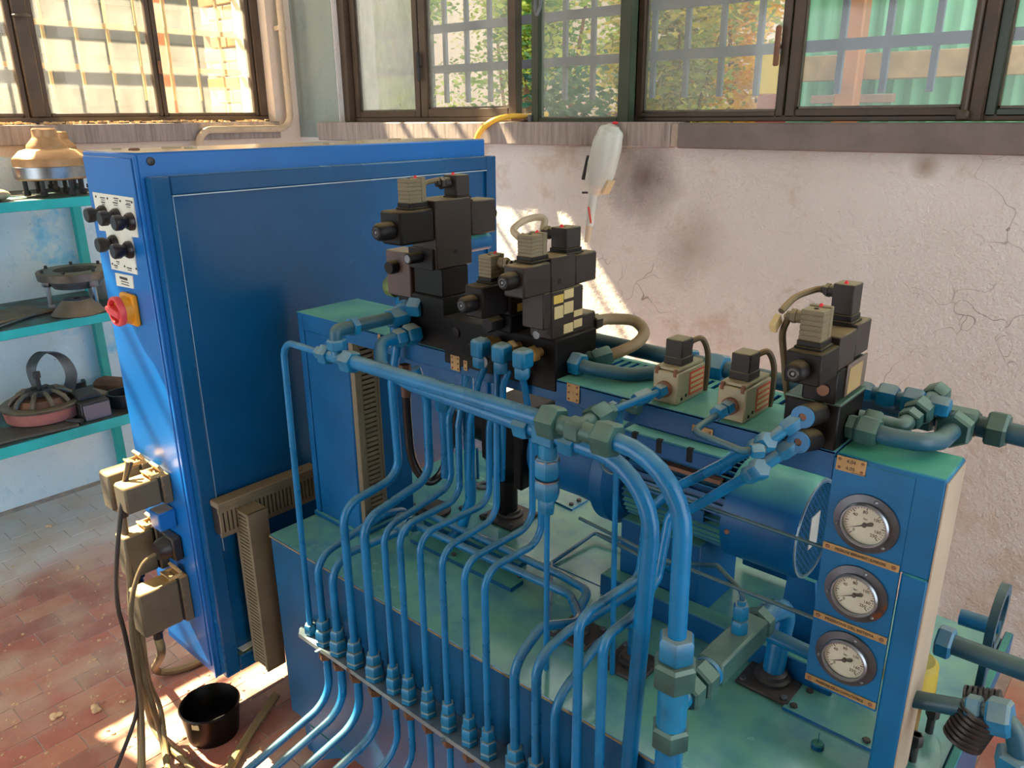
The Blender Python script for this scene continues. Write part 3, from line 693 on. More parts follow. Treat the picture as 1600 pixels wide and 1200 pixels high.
for i, (px, py) in enumerate(((163, 334), (184, 339), (206, 346), (180, 380), (204, 390))):
    c = aty(px, py, YF-.003)
    k = thing('rotary_knob', c, kn_names[i], 'knob', 'selector knobs on the cabinet')
    part('bezel', MB().lathe(c, (0,-1,0), [(0,.0195),(.007,.0195),(.012,.016),(.013,.013)], 24), M['blackp'], k)
    part('knob_body', MB().lathe(c+V((0,-.012,0)), (0,-1,0), [(0,.0125),(.008,.0135),(.013,.0168),(.025,.0168),(.028,.0145)], 24), M['blackp'], k)
    part('grip', MB().box(c.x-.0045, c.x+.0045, c.y-.036, c.y-.024, c.z-.0155, c.z+.0155, .002), M['blackp'], k)
    part('pointer', MB().box(c.x-.001, c.x+.001, c.y-.0366, c.y-.0358, c.z+.002, c.z+.013), M['white'], k)
# main switch
sc0 = V((-1.848, YF, 1.180))
sw = thing('main_switch', sc0, 'red rotary main switch on a yellow base', 'switch')
part('base_plate', MB().box(sc0.x-.034, sc0.x+.034, YF-.014, YF, sc0.z-.037, sc0.z+.037, .004), M['yellow'], sw)
part('collar', MB().lathe(sc0+V((0,-.012,0)), (0,-1,0), [(0,.033),(.012,.032),(.020,.031)], 32), M['yellow'], sw)
part('ring', MB().lathe(sc0+V((0,-.030,0)), (0,-1,0), [(0,.026),(0,.0345),(.010,.0350),(.014,.033),(.014,.028),(.010,.027),(0,.026)], 36, cap=False), M['redsw'], sw)
hd = part('handle', MB().obox(sc0+V((0,-.040,0)), (.030, .012, .0085), Matrix.Rotation(.12, 3, 'Y'), .003).obox(sc0+V((0,-.030,.0)), (.028, .006, .004), Matrix.Rotation(PI/2, 3, 'Y'), .001), M['redsw'], sw)
part('padlock_slot', MB().box(sc0.x-.027, sc0.x-.020, sc0.y-.0522, sc0.y-.0515, sc0.z-.004, sc0.z+.002), M['dark'], hd)

# cable connectors on the lower side
def hood(loc_x, y0, z0, z1, wid, label, gland=True, lever=True):
    t = thing('cable_connector', (loc_x-wid/2, .763, z0), label, 'connector', 'cable connectors on the cabinet side')
    x0, x1 = loc_x-wid, loc_x
    part('socket', MB().box(x0-.004, x1+.004, .737, .760, z0-.004, z1+.004, .003), M['conn'], t)
    part('hood', MB().box(x0, x1, y0, .734, z0, z1, .005), M['conn'], t)
    part('gasket', MB().box(x0+.002, x1-.002, .7335, .7375, z0+.002, z1-.002), M['blackp'], t)
    if lever:
        lv = MB(); lv.box(x0+.006, x0+.014, .715, .752, z1, z1+.010, .002); lv.box(x1-.014, x1-.006, .715, .752, z1, z1+.010, .002)
        lv.obox(V(((x0+x1)/2, .744, z1+.018)), (wid*.36, .004, .010), Matrix.Rotation(.5, 3, 'X'), .001)
        lv.obox(V(((x0+x1)/2, .722, z1+.008)), (wid*.36, .010, .002), Matrix.Rotation(-.3, 3, 'X'), .0008)
        part('locking_lever', lv, mat('lever_metal', '#c9a874', .5, metal=.3, var=.15, scale=40), t)
        part('lever_pin', MB().cyl((x1-.002, .742, (z0+z1)/2+.01), (x1+.006, .742, (z0+z1)/2+.01), .006, 10).cyl((x1-.002, .742, (z0+z1)/2-.02), (x1+.006, .742, (z0+z1)/2-.02), .004, 10), M['conn'], t)
    if gland:
        c = V(((x0+x1)/2, (y0+.734)/2-.01, z0))
        part('cable_gland', MB().nut(c, c-V((0,0,.016)), .030).cyl(c-V((0,0,.014)), c-V((0,0,.032)), .012, 12), M['blackp'], t)
    return t
hood(-1.90, .652, .672, .772, .055, 'rear upper beige cable connector low on the cabinet side')
hood(-1.80, .648, .700, .768, .062, 'front upper beige cable connector low on the cabinet side', gland=False)
hood(-1.89, .658, .478, .598, .055, 'rear lower beige connector half hidden in shadow on the cabinet side')
hood(-1.79, .632, .362, .486, .062, 'lowest and largest beige cable connector on the cabinet side')
solo('cable_connector_socket', MB().box(-1.865, -1.79, .735, .760, .535, .60, .004).lathe((-1.827, .736, .566), (0,-1,0), [(0,.03),(.018,.028),(.03,.022)], 20), M['blackp'], 'open black round socket between the cable connectors', 'connector')
solo('blue_terminal_box', MB().box(-1.85, -1.80, .715, .760, .625, .675, .003), M['cabinet'], 'small blue box between the upper and lower cable connectors', 'box')

# hanging cables
def cable(pts, r, m, name, label, fill=6):
    return solo(name, MB().tube(spline(pts, fill), r, 10), m, label, 'cable')
Xc = -1.83
def cx(px, py, X=Xc): return atx(px, py, X)
cable([cx(205, 722, -1.86), cx(193, 770, -1.84), cx(186, 830, -1.83), cx(182, 890, -1.83), cx(184, 945, -1.83), cx(195, 990, -1.83), cx(205, 1040, -1.83), cx(214, 1110, -1.84), atz(170, 1230, .01)], .0055, M['cableb'], 'cable', 'thin black cable bowing out in front of the connectors')
cable([cx(200, 722, -1.85), cx(190, 775, -1.85), cx(187, 800, -1.86)], .005, M['cable'], 'cable', 'short tan cable looping over the topmost connector')
cable([cx(243, 866, -1.80), cx(225, 880, -1.80), cx(212, 910, -1.80), cx(205, 950, -1.80), cx(207, 1000, -1.80), cx(216, 1060, -1.80), cx(222, 1120, -1.80), atz(224, 1200, .03), atz(226, 1290, .008)], .006, M['cable'], 'cable', 'tan cable leaving the open black socket')
cable([V((-1.9275, .68, .645)), cx(202, 880, -1.90), cx(206, 950, -1.88), cx(212, 1030, -1.86), cx(219, 1100, -1.85), atz(221, 1200, .03), atz(222, 1290, .012)], .0095, M['cable'], 'cable', 'thickest beige cable dropping straight beside the connectors')
cable([V((-1.9175, .686, .45)), cx(214, 960, -1.88), cx(220, 1030, -1.86), cx(238, 1100, -1.84), atz(252, 1150, .03), atz(264, 1210, .012), atz(285, 1290, .012)], .008, M['cable'], 'cable', 'beige cable second from the right in the hanging bundle')
cable([cx(222, 990, -1.86), cx(232, 1060, -1.86), cx(250, 1105, -1.86), atz(258, 1160, .03), atz(262, 1210, .012), atz(262, 1290, .01)], .0065, M['cable'], 'cable', 'rightmost slack beige cable of the hanging bundle')
cable([cx(214, 1010, -1.87), cx(226, 1080, -1.88), atz(238, 1130, .03), atz(262, 1165, .012), atz(290, 1190, .012), atz(325, 1230, .012)], .009, M['cable'], 'cable', 'beige cable curving right over the bricks at the foot of the bundle')
g4 = V((-1.821, .673, .33))
cable([g4, g4+V((0,0,-.05)), atz(242, 1045, .06)+V((0,0,0)), atz(262, 1050, .015), atz(300, 1040, .012), atz(345, 1015, .012)], .011, M['cable'], 'conduit_hose', 'beige flexible conduit running from the lowest connector under the cabinet')
cable([atz(432, 1085, .03), atz(415, 1110, .012), atz(385, 1155, .012), atz(350, 1215, .012)], .013, M['cable'], 'hose', 'beige hose lying on the floor right of the black bucket')

# ---- slotted wiring ducts
def slotted(n, a, b, size_perp, depth, axis, base, mb):
    """fingers with gaps between a and b along one axis"""
    step = (b-a)/n
    return [a+step*(i+.5) for i in range(n)], step
dh = thing('wiring_duct', (-1.67, .94, .63), 'horizontal beige slotted wiring duct on the cabinet front', 'wiring duct')
part('cover', MB().box(-1.688, -1.648, .797, 1.085, .706, .722, .002), M['duct'], dh)
part('core', MB().box(-1.688, -1.656, .80, 1.08, .632, .706), M['dark'], dh)
f_ = MB(); f_.box(-1.656, -1.650, .797, 1.085, .630, .642)
c_, st = slotted(26, .797, 1.085, 0, 0, 0, 0, 0)
for y in c_: f_.box(-1.656, -1.650, y-st*.33, y+st*.33, .642, .695)
f_.box(-1.656, -1.650, .797, 1.085, .695, .707)
part('slotted_wall', f_, M['duct'], dh)
dv = thing('wiring_duct', (-1.63, .87, .235), 'vertical beige slotted wiring duct standing between cabinet and tank', 'wiring duct')
part('cover', MB().box(-1.603, -1.597, .842, .896, .235, .692, .001).box(-1.668, -1.598, .842, .896, .688, .692), M['duct'], dv)
part('core', MB().box(-1.664, -1.604, .852, .894, .237, .688), M['dark'], dv)
f_ = MB(); f_.box(-1.668, -1.656, .845, .851, .235, .690); f_.box(-1.613, -1.602, .845, .851, .235, .690)
c_, st = slotted(44, .24, .688, 0, 0, 0, 0, 0)
for z in c_: f_.box(-1.656, -1.613, .845, .851, z-st*.33, z+st*.33)
part('slotted_wall', f_, M['duct'], dv)

# ---- black bucket on the floor
bc = atz(327, 1097, .098); bc.z = 0; bk = thing('bucket', bc, 'oily black bucket on the brick floor below the cabinet corner', 'bucket')
part('shell', MB().lathe(bc, (0,0,1), [(0.004,.0),(.002,.058),(0,.066),(.090,.077),(.095,.080),(.099,.077),(.095,.074),(.012,.062),(.010,.0)], 36, cap=False), M['blackm'], bk)
part('sludge', MB().lathe(bc, (0,0,1), [(.014,.0625),(.024,.0640),(.025,.0)], 30, cap=False), M['rubber'], bk)
lg_ = atz(316, 1138, .09); part('sticker', MB().obox(bc+V((.040,-.064,.080)), (.010, .001, .008), Matrix.Rotation(.55, 3, 'Z'), 0), M['clab'], bk)
# rubble on the floor
rr_ = random.Random(9)
M['rubble'] = mat('rubble', '#d9b68c', .9, var=.15, scale=30)
for i, (px, py, s, lab) in enumerate(((152, 1112, .020, 'largest plaster chunk on the brick floor'), (193, 1097, .009, 'pale plaster crumb beside the hanging cables'), (90, 1122, .018, 'crumbled plaster heap on the floor left of the chunk'), (125, 888, .012, 'pinkish flake on the grey floor strip'), (80, 823, .014, 'white scrap on the grey floor near the wall'))):
    c = atz(px, py, 0); mb_ = MB()
    for k in range(3): mb_.sphere(c+V((rr_.uniform(-s, s)*.7, rr_.uniform(-s, s)*.7, s*.3)), s*rr_.uniform(.5, .9), 7, 5, (1, rr_.uniform(.6, 1), .55))
    solo('plaster_chunk', mb_, M['rubble'], lab, 'rubble')
gv = MB()
for k in range(320):
    c = atz(rr_.uniform(0, 420), rr_.uniform(880, 1195), 0); s = rr_.uniform(.001, .0035)
    if c.x < -3.5: continue
    gv.obox(c+V((0, 0, s*.5)), (s, s*rr_.uniform(.5, 1.4), s*.6), Matrix.Rotation(rr_.uniform(0, 3), 3, 'Z'))
g_ = struct('floor_grit', gv, M['rubble']); g_['kind'] = 'stuff'; g_['label'] = 'scattered grit and crumbs over the brick floor'; g_['category'] = 'grit'

# ================================================================== SHELF UNIT
ZS = (1.328, .888, .465)
su = thing('shelf_unit', (-3.4, .7, 0), 'teal steel shelf rack along the pale blue wall', 'shelf')
for k, z in enumerate(ZS):
    b = part('shelf_board', MB().box(-3.645, -3.15, -.9, 1.345, z-.012, z, .002), M['teal'], su)
    part('front_lip', MB().box(-3.152, -3.140, -.9, 1.345, z-(.042 if k == 2 else .034), z+.001, .002), M['teal'], b)
for y in (1.305, -.88):
    for x in (-3.64, -3.19):
        part('post', MB().box(x, x+.034, y, y+.035, 0, 1.33, .002), M['teal'], su)
def onshelf(px, py, k): return atz(px, py, ZS[k])
# --- top shelf castings
def casting(c, s, label, bolts=True):
    t = thing('pump_casting', c, label, 'casting', 'machine castings on the top shelf')
    part('body', MB().lathe(c+V((0,0,.06*s)), (0,0,1), [(0,.115*s),(.005*s,.125*s),(.075*s,.125*s),(.08*s,.122*s),(.105*s,.095*s),(.112*s,.07*s),(.125*s,.068*s),(.15*s,.045*s),(.155*s,.043*s),(.18*s,.042*s),(.185*s,.036*s)], 40), M['bronze'], t)
    part('band', MB().lathe(c+V((0,0,.068*s)), (0,0,1), [(0,.1255*s),(.001,.128*s),(.04*s,.128*s),(.042*s,.1255*s)], 40), M['steel'], t)
    for a in range(6):
        p = c+V((math.cos(a*PI/3+.3)*.095*s, math.sin(a*PI/3+.3)*.095*s, 0))
        part('bolt', MB().cyl(p+V((0,0,.002)), p+V((0,0,.062*s)), .008*s, 10).nut(p+V((0,0,.002)), p+V((0,0,.02*s)), .024*s), M['darkiron'], t)
    return t
M['bronze'] = mat('dusty_bronze', '#b08a62', .42, metal=.45, var=.12, scale=18, dust='#e0b98a', damt=.7, dlo=.3, dhi=.95)
c = onshelf(78, 300, 0); c.z = ZS[0]
casting(V((-3.30, 1.145, ZS[0])), .98, 'stepped bronze casting on bolt legs on the top shelf nearest the cabinet')
casting(V((-3.535, 1.27, ZS[0])), .92, 'rear dusty casting behind the stepped bronze casting')
M['jar'] = mat('orange_glass', '#c07a3e', .2, var=.1)
for i, (x, y, r, h, lab) in enumerate(((-3.33, .93, .035, .10, 'orange tinted jar left of the bronze casting'), (-3.45, .86, .05, .13, 'larger amber jar at the left edge of the top shelf'))):
    solo('jar', MB().lathe(V((x, y, ZS[0])), (0,0,1), [(0,r*.9),(.004,r),(h*.75,r),(h*.85,r*.7),(h,r*.7),(h,r*.62),(h*.84,r*.62),(h*.74,r*.9),(.008,r*.9),(.006,0)], 24, cap=False), M['jar'], lab, 'jar')
solo('dusty_bag', MB().sphere(V((-3.21, .90, ZS[0]+.022)), .055, 12, 8, (.9, 1.2, .42)), mat('plastic_bag', '#a89a86', .4, var=.15, scale=40), 'crumpled grey bag at the front of the top shelf', 'bag')
# --- middle shelf
c = V((-3.34, 1.175, ZS[1]))
rg_ = thing('flange_ring', c, 'round flanged housing standing on bolts on the middle shelf', 'machine part')
part('flange', MB().lathe(c+V((0,0,.118)), (0,0,1), [(0,.075),(0,.135),(.028,.138),(.032,.134),(.032,.078),(0,.075)], 44, cap=False), M['castiron'], rg_)
part('hub', MB().lathe(c+V((0,0,.082)), (0,0,1), [(0,.06),(0,.085),(.036,.105),(.036,.078),(0,.06)], 36, cap=False), M['steeld'], rg_)
for a in range(7):
    p = c+V((math.cos(a*2*PI/7+.2)*.12, math.sin(a*2*PI/7+.2)*.12, .15)); part('screw', MB().cyl(p, p+V((0,0,.012)), .006, 10), M['darkiron'], rg_)
for a in range(3):
    p = c+V((math.cos(a*2*PI/3-1.9)*.105, math.sin(a*2*PI/3-1.9)*.105, 0)); part('leg_bolt', MB().cyl(p, p+V((0,0,.12)), .009, 10).nut(p+V((0,0,.09)), p+V((0,0,.12)), .032).nut(p, p+V((0,0,.02)), .026), M['steel'], rg_)
cn = V((-3.225, 1.12, ZS[1]))
co = thing('cone_piece', cn, 'flat topped steel cone at the front of the middle shelf', 'machine part')
part('body', MB().lathe(cn, (0,0,1), [(0,.092),(.004,.094),(.052,.052),(.055,.05)], 40), M['castiron'], co)
part('top_disc', MB().lathe(cn+V((0,0,.0545)), (0,0,1), [(0,.048),(.003,.048),(.004,.046)], 32), M['steeld'], co)
part('centre_hole', MB().lathe(cn+V((.006,0,.058)), (0,0,1), [(0,.011),(.002,.011)], 16), M['dark'], co)
c = V((-3.44, 1.30, ZS[1])); solo('cylinder_block', MB().lathe(c, (0,0,1), [(0,.048),(.003,.05),(.092,.05),(.095,.047)], 30), mat('grey_cylinder', '#8f8a82', .5, metal=.3, var=.1, scale=20), 'grey cylinder beside the flanged housing at the shelf end', 'machine part')
a_, b_ = onshelf(-20, 520, 1), onshelf(68, 490, 1); 
solo('metal_rod', MB().cyl(a_+V((0,0,.006)), b_+V((0,0,.006)), .005, 10).cyl(b_+V((0,0,.006)), b_+V((0,.02,.006)), .007, 10), M['steel'], 'thin steel rod lying along the middle shelf front', 'rod')
c = onshelf(15, 495, 1); solo('flat_pad', MB().obox(c+V((0,0,.006)), (.09, .12, .006), Matrix.Rotation(.3, 3, 'Z'), .004), mat('tan_pad', '#8a7a62', .8, var=.15, scale=10), 'flat tan pad behind the steel rod on the middle shelf', 'pad')
# --- lower shelf
c = V((-3.345, .965, ZS[2]))
fw = thing('brake_wheel', c, 'grey slotted wheel with a reddish rim on the lower shelf', 'machine part')
part('base', MB().lathe(c, (0,0,1), [(0,.115),(.012,.118),(.014,.112)], 40), M['darkiron'], fw)
part('rim', MB().lathe(c+V((0,0,.014)), (0,0,1), [(0,.125),(.004,.135),(.03,.139),(.05,.142)], 48), mat('reddish_rim', '#a86a62', .55, var=.12, scale=14), fw)
part('flange', MB().lathe(c+V((0,0,.064)), (0,0,1), [(0,.146),(.010,.148),(.013,.144),(.013,.112),(.004,.110)], 48), M['castiron'], fw)
part('core', MB().lathe(c+V((0,0,.066)), (0,0,1), [(0,.10),(.03,.085),(.032,.0)], 36, cap=False), M['rust'], fw)
for a in range(10):
    an = a*2*PI/10; u = V((math.cos(an), math.sin(an), 0))
    part('spoke', MB().tube([c+u*.112+V((0,0,.077)), c+u*.098+V((0,0,.098)), c+u*.07+V((0,0,.115)), c+u*.045+V((0,0,.118))], .0095, 8), M['castiron'], fw)
part('hub', MB().lathe(c+V((0,0,.108)), (0,0,1), [(0,.055),(.014,.055),(.018,.05),(.018,.03),(.012,.028)], 32), M['darkiron'], fw)
part('hub_bolt', MB().cyl(c+V((0,0,.11)), c+V((0,0,.175)), .0085, 12).cyl(c+V((0,0,.172)), c+V((0,0,.196)), .0135, 14), M['darkiron'], fw)
# curved strap: flat band bent to a loop
sp = spline([V((-3.44, 1.005, ZS[2]+.03)), V((-3.46, .985, ZS[2]+.12)), V((-3.47, .99, ZS[2]+.19)), V((-3.47, 1.04, ZS[2]+.235)), V((-3.46, 1.10, ZS[2]+.205)), V((-3.44, 1.12, ZS[2]+.13)), V((-3.42, 1.085, ZS[2]+.055)), V((-3.41, 1.06, ZS[2]+.001))], 6)
st_ = MB(); n = len(sp); vs = []; fs = []
for i, p in enumerate(sp):
    t = (sp[min(i+1, n-1)]-sp[max(i-1, 0)]).normalized(); a_ = .25+1.0*i/(n-1); wv = V((math.cos(a_), math.sin(a_), 0)); nn = t.cross(wv).normalized()
    for (a, b) in ((-1, -1), (1, -1), (1, 1), (-1, 1)): vs.append(p + wv*(.022*a) + nn*(.0025*b))
for i in range(n-1):
    for k in range(4): k2 = (k+1) % 4; fs.append((i*4+k, i*4+k2, (i+1)*4+k2, (i+1)*4+k))
fs += [(3, 2, 1, 0), tuple((n-1)*4+k for k in range(4))]
st_._add(vs, fs); solo('bent_strap', st_, M['steeld'], 'bent steel strap loop behind the slotted wheel', 'strap')
c = onshelf(122, 668, 2)
bl = thing('motor_block', V((-3.235, 1.10, ZS[2])), 'dark stepped metal block at the front of the lower shelf', 'machine part')
part('lower_block', MB().box(-3.30, -3.18, 1.045, 1.155, ZS[2], ZS[2]+.075, .004), M['darkiron'], bl)
part('front_plate', MB().box(-3.181, -3.172, 1.052, 1.152, ZS[2]+.002, ZS[2]+.066, .002), mat('block_plate', '#6e6a72', .5, metal=.3, var=.08), bl)
part('upper_block', MB().box(-3.33, -3.215, 1.055, 1.14, ZS[2]+.075, ZS[2]+.095, .004), M['darkiron'], bl)
def disc(px, py, r, h, m, name, label, hole=.5, tilt=0):
    c = onshelf(px, py, 2); c.z = ZS[2]; d = Matrix.Rotation(tilt, 3, 'Y') @ V((0,0,1))
    solo(name, MB().lathe(c+V((0,0,r*abs(math.sin(tilt)))), d, [(0, r*hole), (0, r), (h, r), (h, r*hole), (0, r*hole)], 26, cap=False), m, label, 'ring')
disc(119, 606, .042, .03, M['darkiron'], 'metal_ring', 'dark ring lying behind the stepped block near the wall', .75)
disc(82, 616, .018, .016, M['blackp'], 'rubber_ring', 'small black ring between the wheel and the block', .45, 1.2)
disc(92, 632, .035, .012, M['rust'], 'washer', 'rusty washer left of the stepped block', .3)
c = V((-3.27, 1.245, ZS[2])); cl = thing('ring_clamp', c, 'rusty ring clamp beside the cabinet on the lower shelf', 'clamp')
part('ring', MB().lathe(c, (0,0,1), [(0,.056),(0,.064),(.055,.064),(.055,.056),(0,.056)], 34, cap=False), M['darkiron'], cl)
part('ear', MB().box(-3.215, -3.19, 1.225, 1.30, ZS[2], ZS[2]+.06, .003), M['rust'], cl)
part('bracket', MB().box(-3.20, -3.185, 1.255, 1.335, ZS[2], ZS[2]+.012, .002).box(-3.20, -3.185, 1.255, 1.335, ZS[2]+.055, ZS[2]+.067, .002).box(-3.20, -3.185, 1.325, 1.337, ZS[2], ZS[2]+.067, .002), M['teal'], cl)
solo('curved_guard', MB().obox(V((-3.42, 1.285, ZS[2]+.035)), (.10, .045, .035), Matrix.Rotation(.5, 3, 'Z'), .02), M['rust'], 'rusty curved guard behind the ring clamp', 'guard')
solo('flat_box', MB().obox(V((-3.40, 1.17, ZS[2]+.02)), (.06, .05, .02), Matrix.Rotation(.2, 3, 'Z'), .003), mat('cardboard', '#a58d74', .8, var=.1), 'tan flat box behind the stepped block', 'box')
solo('steel_plate', MB().obox(V((-3.235, .88, ZS[2]+.008)), (.075, .145, .005), Matrix.Rotation(-.12, 3, 'Z'), .001), mat('plate_dark', '#5f5a4e', .55, metal=.2, var=.2, scale=14), 'dark flat plate under the wheel at the shelf front', 'plate')
solo('short_tube', MB().cyl(V((-3.22, 1.0, ZS[2]+.012)), V((-3.165, 1.035, ZS[2]+.012)), .011, 14), M['darkiron'], 'short dark tube lying left of the stepped block', 'tube')

# ================================================================== HYDRAULIC TANK
TX0, TX1, TY0, TY1, TZ = -1.546, -.131, .866, 1.555, .65
tk = thing('oil_tank', (-.84, 1.21, .0), 'large blue hydraulic oil tank with green dusty lid', 'tank')
part('body', MB().box(TX0, TX1, TY0, TY1, .13, TZ-.006, .003), M['tank'], tk)
part('lid', MB().box(TX0-.002, TX1-.004, TY0-.002, TY1, TZ-.006, TZ, .0015), M['lid'], tk)
part('edge_bead', MB().box(TX0, TX1, TY0-.0035, TY0-.001, TZ-.005, TZ-.0015), mat('worn_edge', '#8a7a50', .6, var=.2, scale=60), tk)
part('end_rim', MB().box(TX1-.002, TX1+.012, TY0, TY1+.01, TZ-.03, TZ+.012, .002), M['tank'], tk)
for x in (TX0+.02, TX1-.10):
    for y in (TY0+.02, TY1-.08): part('foot', MB().box(x, x+.07, y, y+.06, 0, .13, .004), M['tank'], tk)
part('foot_gusset', MB().prism([(-1.46, TY0-.002, .13), (-1.30, TY0-.002, .13), (-1.46, TY0-.002, .02)], (0, .01, 0)), M['tank'], tk)
def bolt(c, r=.006, h=.005, m='darkiron', parent=None):
    return part('bolt', MB().nut(c, c+V((0,0,h)), r*2), M[m], parent)
def cover(poly, h, m, name='cover_plate', bolts=()):
    p = part(name, MB().prism([V((x, y, TZ)) for x, y in poly], (0, 0, h)), m, tk)
    for (x, y) in bolts: part('bolt', MB().nut(V((x, y, TZ+h)), V((x, y, TZ+h+.005)), .011), M['darkiron'], p)
    return p
cover([(-.372, 1.100), (-.225, 1.100), (-.225, 1.28), (-.372, 1.28)], .006, M['lid'], bolts=((-.358, 1.112), (-.352, 1.165), (-.24, 1.112)))
cover([(-1.20, 1.445), (-1.065, 1.43), (-1.065, 1.50), (-1.20, 1.515)], .005, M['lid'], bolts=((-1.08, 1.448), (-1.078, 1.478)))
cover([(-1.26, 1.06), (-.945, 1.06), (-.945, 1.10), (-1.26, 1.10)], .010, M['tank'], 'bracket_bar', bolts=((-.958, 1.105), (-1.13, 1.075)))
cover([(-1.30, 1.14), (-.99, 1.14), (-.99, 1.165), (-1.30, 1.165)], .012, M['tank'], 'bracket_bar', bolts=((-1.20, 1.15),))
cover([(-.95, 1.20), (-.78, 1.20), (-.78, 1.36), (-.95, 1.36)], .002, M['lid'], 'raised_lid')
for (px, py) in ((645, 790), (722, 795), (682, 786), (1277, 1168)):
    c = atz(px, py, TZ); c.z = TZ
    if px > 1200:
        part('breather_cap', MB().lathe(c, (0,0,1), [(0,.010),(.008,.010),(.010,.008)], 16).cyl(c+V((0,0,.01)), c+V((0,0,.03)), .0006, 6), M['tank'], tk)
    else: part('bolt', MB().nut(c, c+V((0,0,.006)), .014), M['darkiron'], tk)
c = atz(747, 752, TZ); part('level_pin', MB().cyl(c, c+V((0,0,.10)), .004, 10).lathe(c, (0,0,1), [(0,.016),(.006,.016),(.008,.010)], 16), M['mblue'], tk)
c = atz(755, 760, TZ); part('ring_port', MB().ring(c, (0,0,1), .022, .010, .006), M['steeld'], tk)
def sq_flange(cx_, cy_, half, r, name, rot=0.0, stub=.03):
    R_ = Matrix.Rotation(rot, 3, 'Z'); c = V((cx_, cy_, TZ))
    p = part(name, MB().obox(c+V((0,0,.004)), (half, half, .004), R_, .003), M['darkiron'], tk)
    part('collar', MB().lathe(c+V((0,0,.008)), (0,0,1), [(0,r*1.55),(.006,r*1.55),(.009,r*1.3),(.016,r*1.25),(.018,r*1.02)], 24), M['darkiron'], p)
    for a, b in ((1,1),(1,-1),(-1,1),(-1,-1)):
        q = c + R_ @ V((a*half*.78, b*half*.78, .008)); part('bolt', MB().nut(q, q+V((0,0,.005)), .010), M['steeld'], p)
    return p
sq_flange(-1.165, 1.305, .055, .022, 'suction_flange')
sq_flange(-.415, 1.155, .048, .020, 'return_flange')
sq_flange(-.753, 1.040, .042, .015, 'return_flange')
sq_flange(-.627, 1.030, .042, .015, 'return_flange')

# ================================================================== PORTAL FRAME
BT = 1.173
pf = thing('portal_frame', (-.86, 1.05, TZ), 'blue steel portal frame standing on the tank and carrying the valves', 'frame')
lpost = part('post', MB().box(-1.544, -1.369, 1.004, 1.173, TZ, BT-.002, .004), M['mblue'], pf)
part('post_edge', MB().box(-1.545, -1.525, 1.000, 1.006, TZ+.01, BT, .002).box(-1.525, -1.369, 1.000, 1.006, BT-.04, BT, .002), M['mblue'], lpost)
part('post_cap', MB().box(-1.546, -1.366, .999, 1.176, BT-.002, BT+.001), M['mblue'], lpost)
part('base_pad', MB().box(-1.55, -1.36, .995, 1.18, TZ, TZ+.012, .003), M['mblue'], lpost)
bm_ = part('beam', MB().box(-1.369, -.311, 1.000, 1.006, 1.133, BT, .0015).box(-1.369, -.311, 1.000, 1.128, BT-.005, BT, .0015).box(-1.369, -.36, 1.166, 1.172, 1.133, BT, .0015), M['mblue'], pf)
f_ = MB(); x = -1.369+.006                                   # slotted strip at the back of the beam top
while x < -.365: f_.box(x, x+.009, 1.128, 1.168, BT-.004, BT); x += .0165
part('slotted_strip', f_, M['mblue'], pf)
part('duct_inside', MB().box(-1.368, -.362, 1.125, 1.166, 1.14, BT-.008), M['dark'], pf)
rb_ = part('head', MB().box(-.311, -.176, 1.0005, 1.092, 1.030, BT, .003), M['gblue'], pf)
part('column', MB().box(-.209, -.176, 1.000, 1.092, TZ, 1.03, .003), M['gblue'], pf)
gp = part('gauge_plate', MB().prism([V((-.311, .999, 1.165)), V((-.211, .999, 1.165)), V((-.211, .999, .806)), V((-.298, .999, .806)), V((-.311, .999, .822))], (0, .006, 0)), M['gblue'], pf)
part('side_cover', MB().box(-.1765, -.1745, 1.002, 1.090, TZ+.02, BT-.004), mat('bare_side', '#a99c88', .5, var=.08, scale=6), pf)
part('rear_panel', MB().box(-.62, -.33, 1.46, 1.468, .66, 1.06, .002), M['mblue'], pf)
part('gusset', MB().prism([(-.80, 1.02, 1.14), (-.70, 1.02, 1.14), (-.80, 1.02, 1.03)], (0, .006, 0)), M['mblue'], pf)

# name plates on the beam front
def text_part(body, size, loc, rot, m, parent, name='lettering', align='CENTER', width=None):
    cu = bpy.data.curves.new(name, 'FONT'); cu.body = body; cu.size = size; cu.align_x = align; cu.align_y = 'CENTER'; cu.extrude = .0002
    to = bpy.data.objects.new(name, cu); me = bpy.data.meshes.new_from_object(to); bpy.data.objects.remove(to); bpy.data.curves.remove(cu)
    if width:
        xs = [v.co.x for v in me.vertices]; k = width/(max(xs)-min(xs))
        for v in me.vertices: v.co.x *= k
    o = link(name, me, m, parent, V(loc)-wloc(parent)); o.rotation_euler = rot; return o
def nameplate(px, py, w_, h_, label, lines=(), dots=((-1, 1), (1, 1), (-1, -1), (1, -1)), y=.999):
    c = aty(px, py, y)
    t = thing('name_plate', c, label, 'name plate', 'riveted name plates on the portal frame')
    part('plate', MB().box(c.x-w_/2, c.x+w_/2, y-.0018, y, c.z-h_/2, c.z+h_/2, .0004), M['nameplate'], t)
    for (a, b) in dots: part('rivet', MB().lathe(V((c.x+a*(w_/2-.0045), y-.0018, c.z+b*(h_/2-.0045))), (0,-1,0), [(0,.0022),(.001,.0016)], 10), M['rust'], t)
    for i, s_ in enumerate(lines):
        text_part(s_, h_*.42/max(1, len(lines)/1.6), (c.x, y-.0021, c.z+(.5*(len(lines)-1)-i)*h_*.46), (PI/2, 0, 0), M['ink'], t)
    return t
nameplate(1330, 727, .038, .021, 'brass plate stamped 4.04 and 4.05 above the gauges', ('4.04', '4.05'))
part('divider', MB().box(-.2885, -.2685, .9966, .9972, 1.1515, 1.1519), M['ink'], bpy.data.objects['name_plate'])
six = ((-1, 1), (1, 1), (-1, 0), (1, 0), (-1, -1), (1, -1))
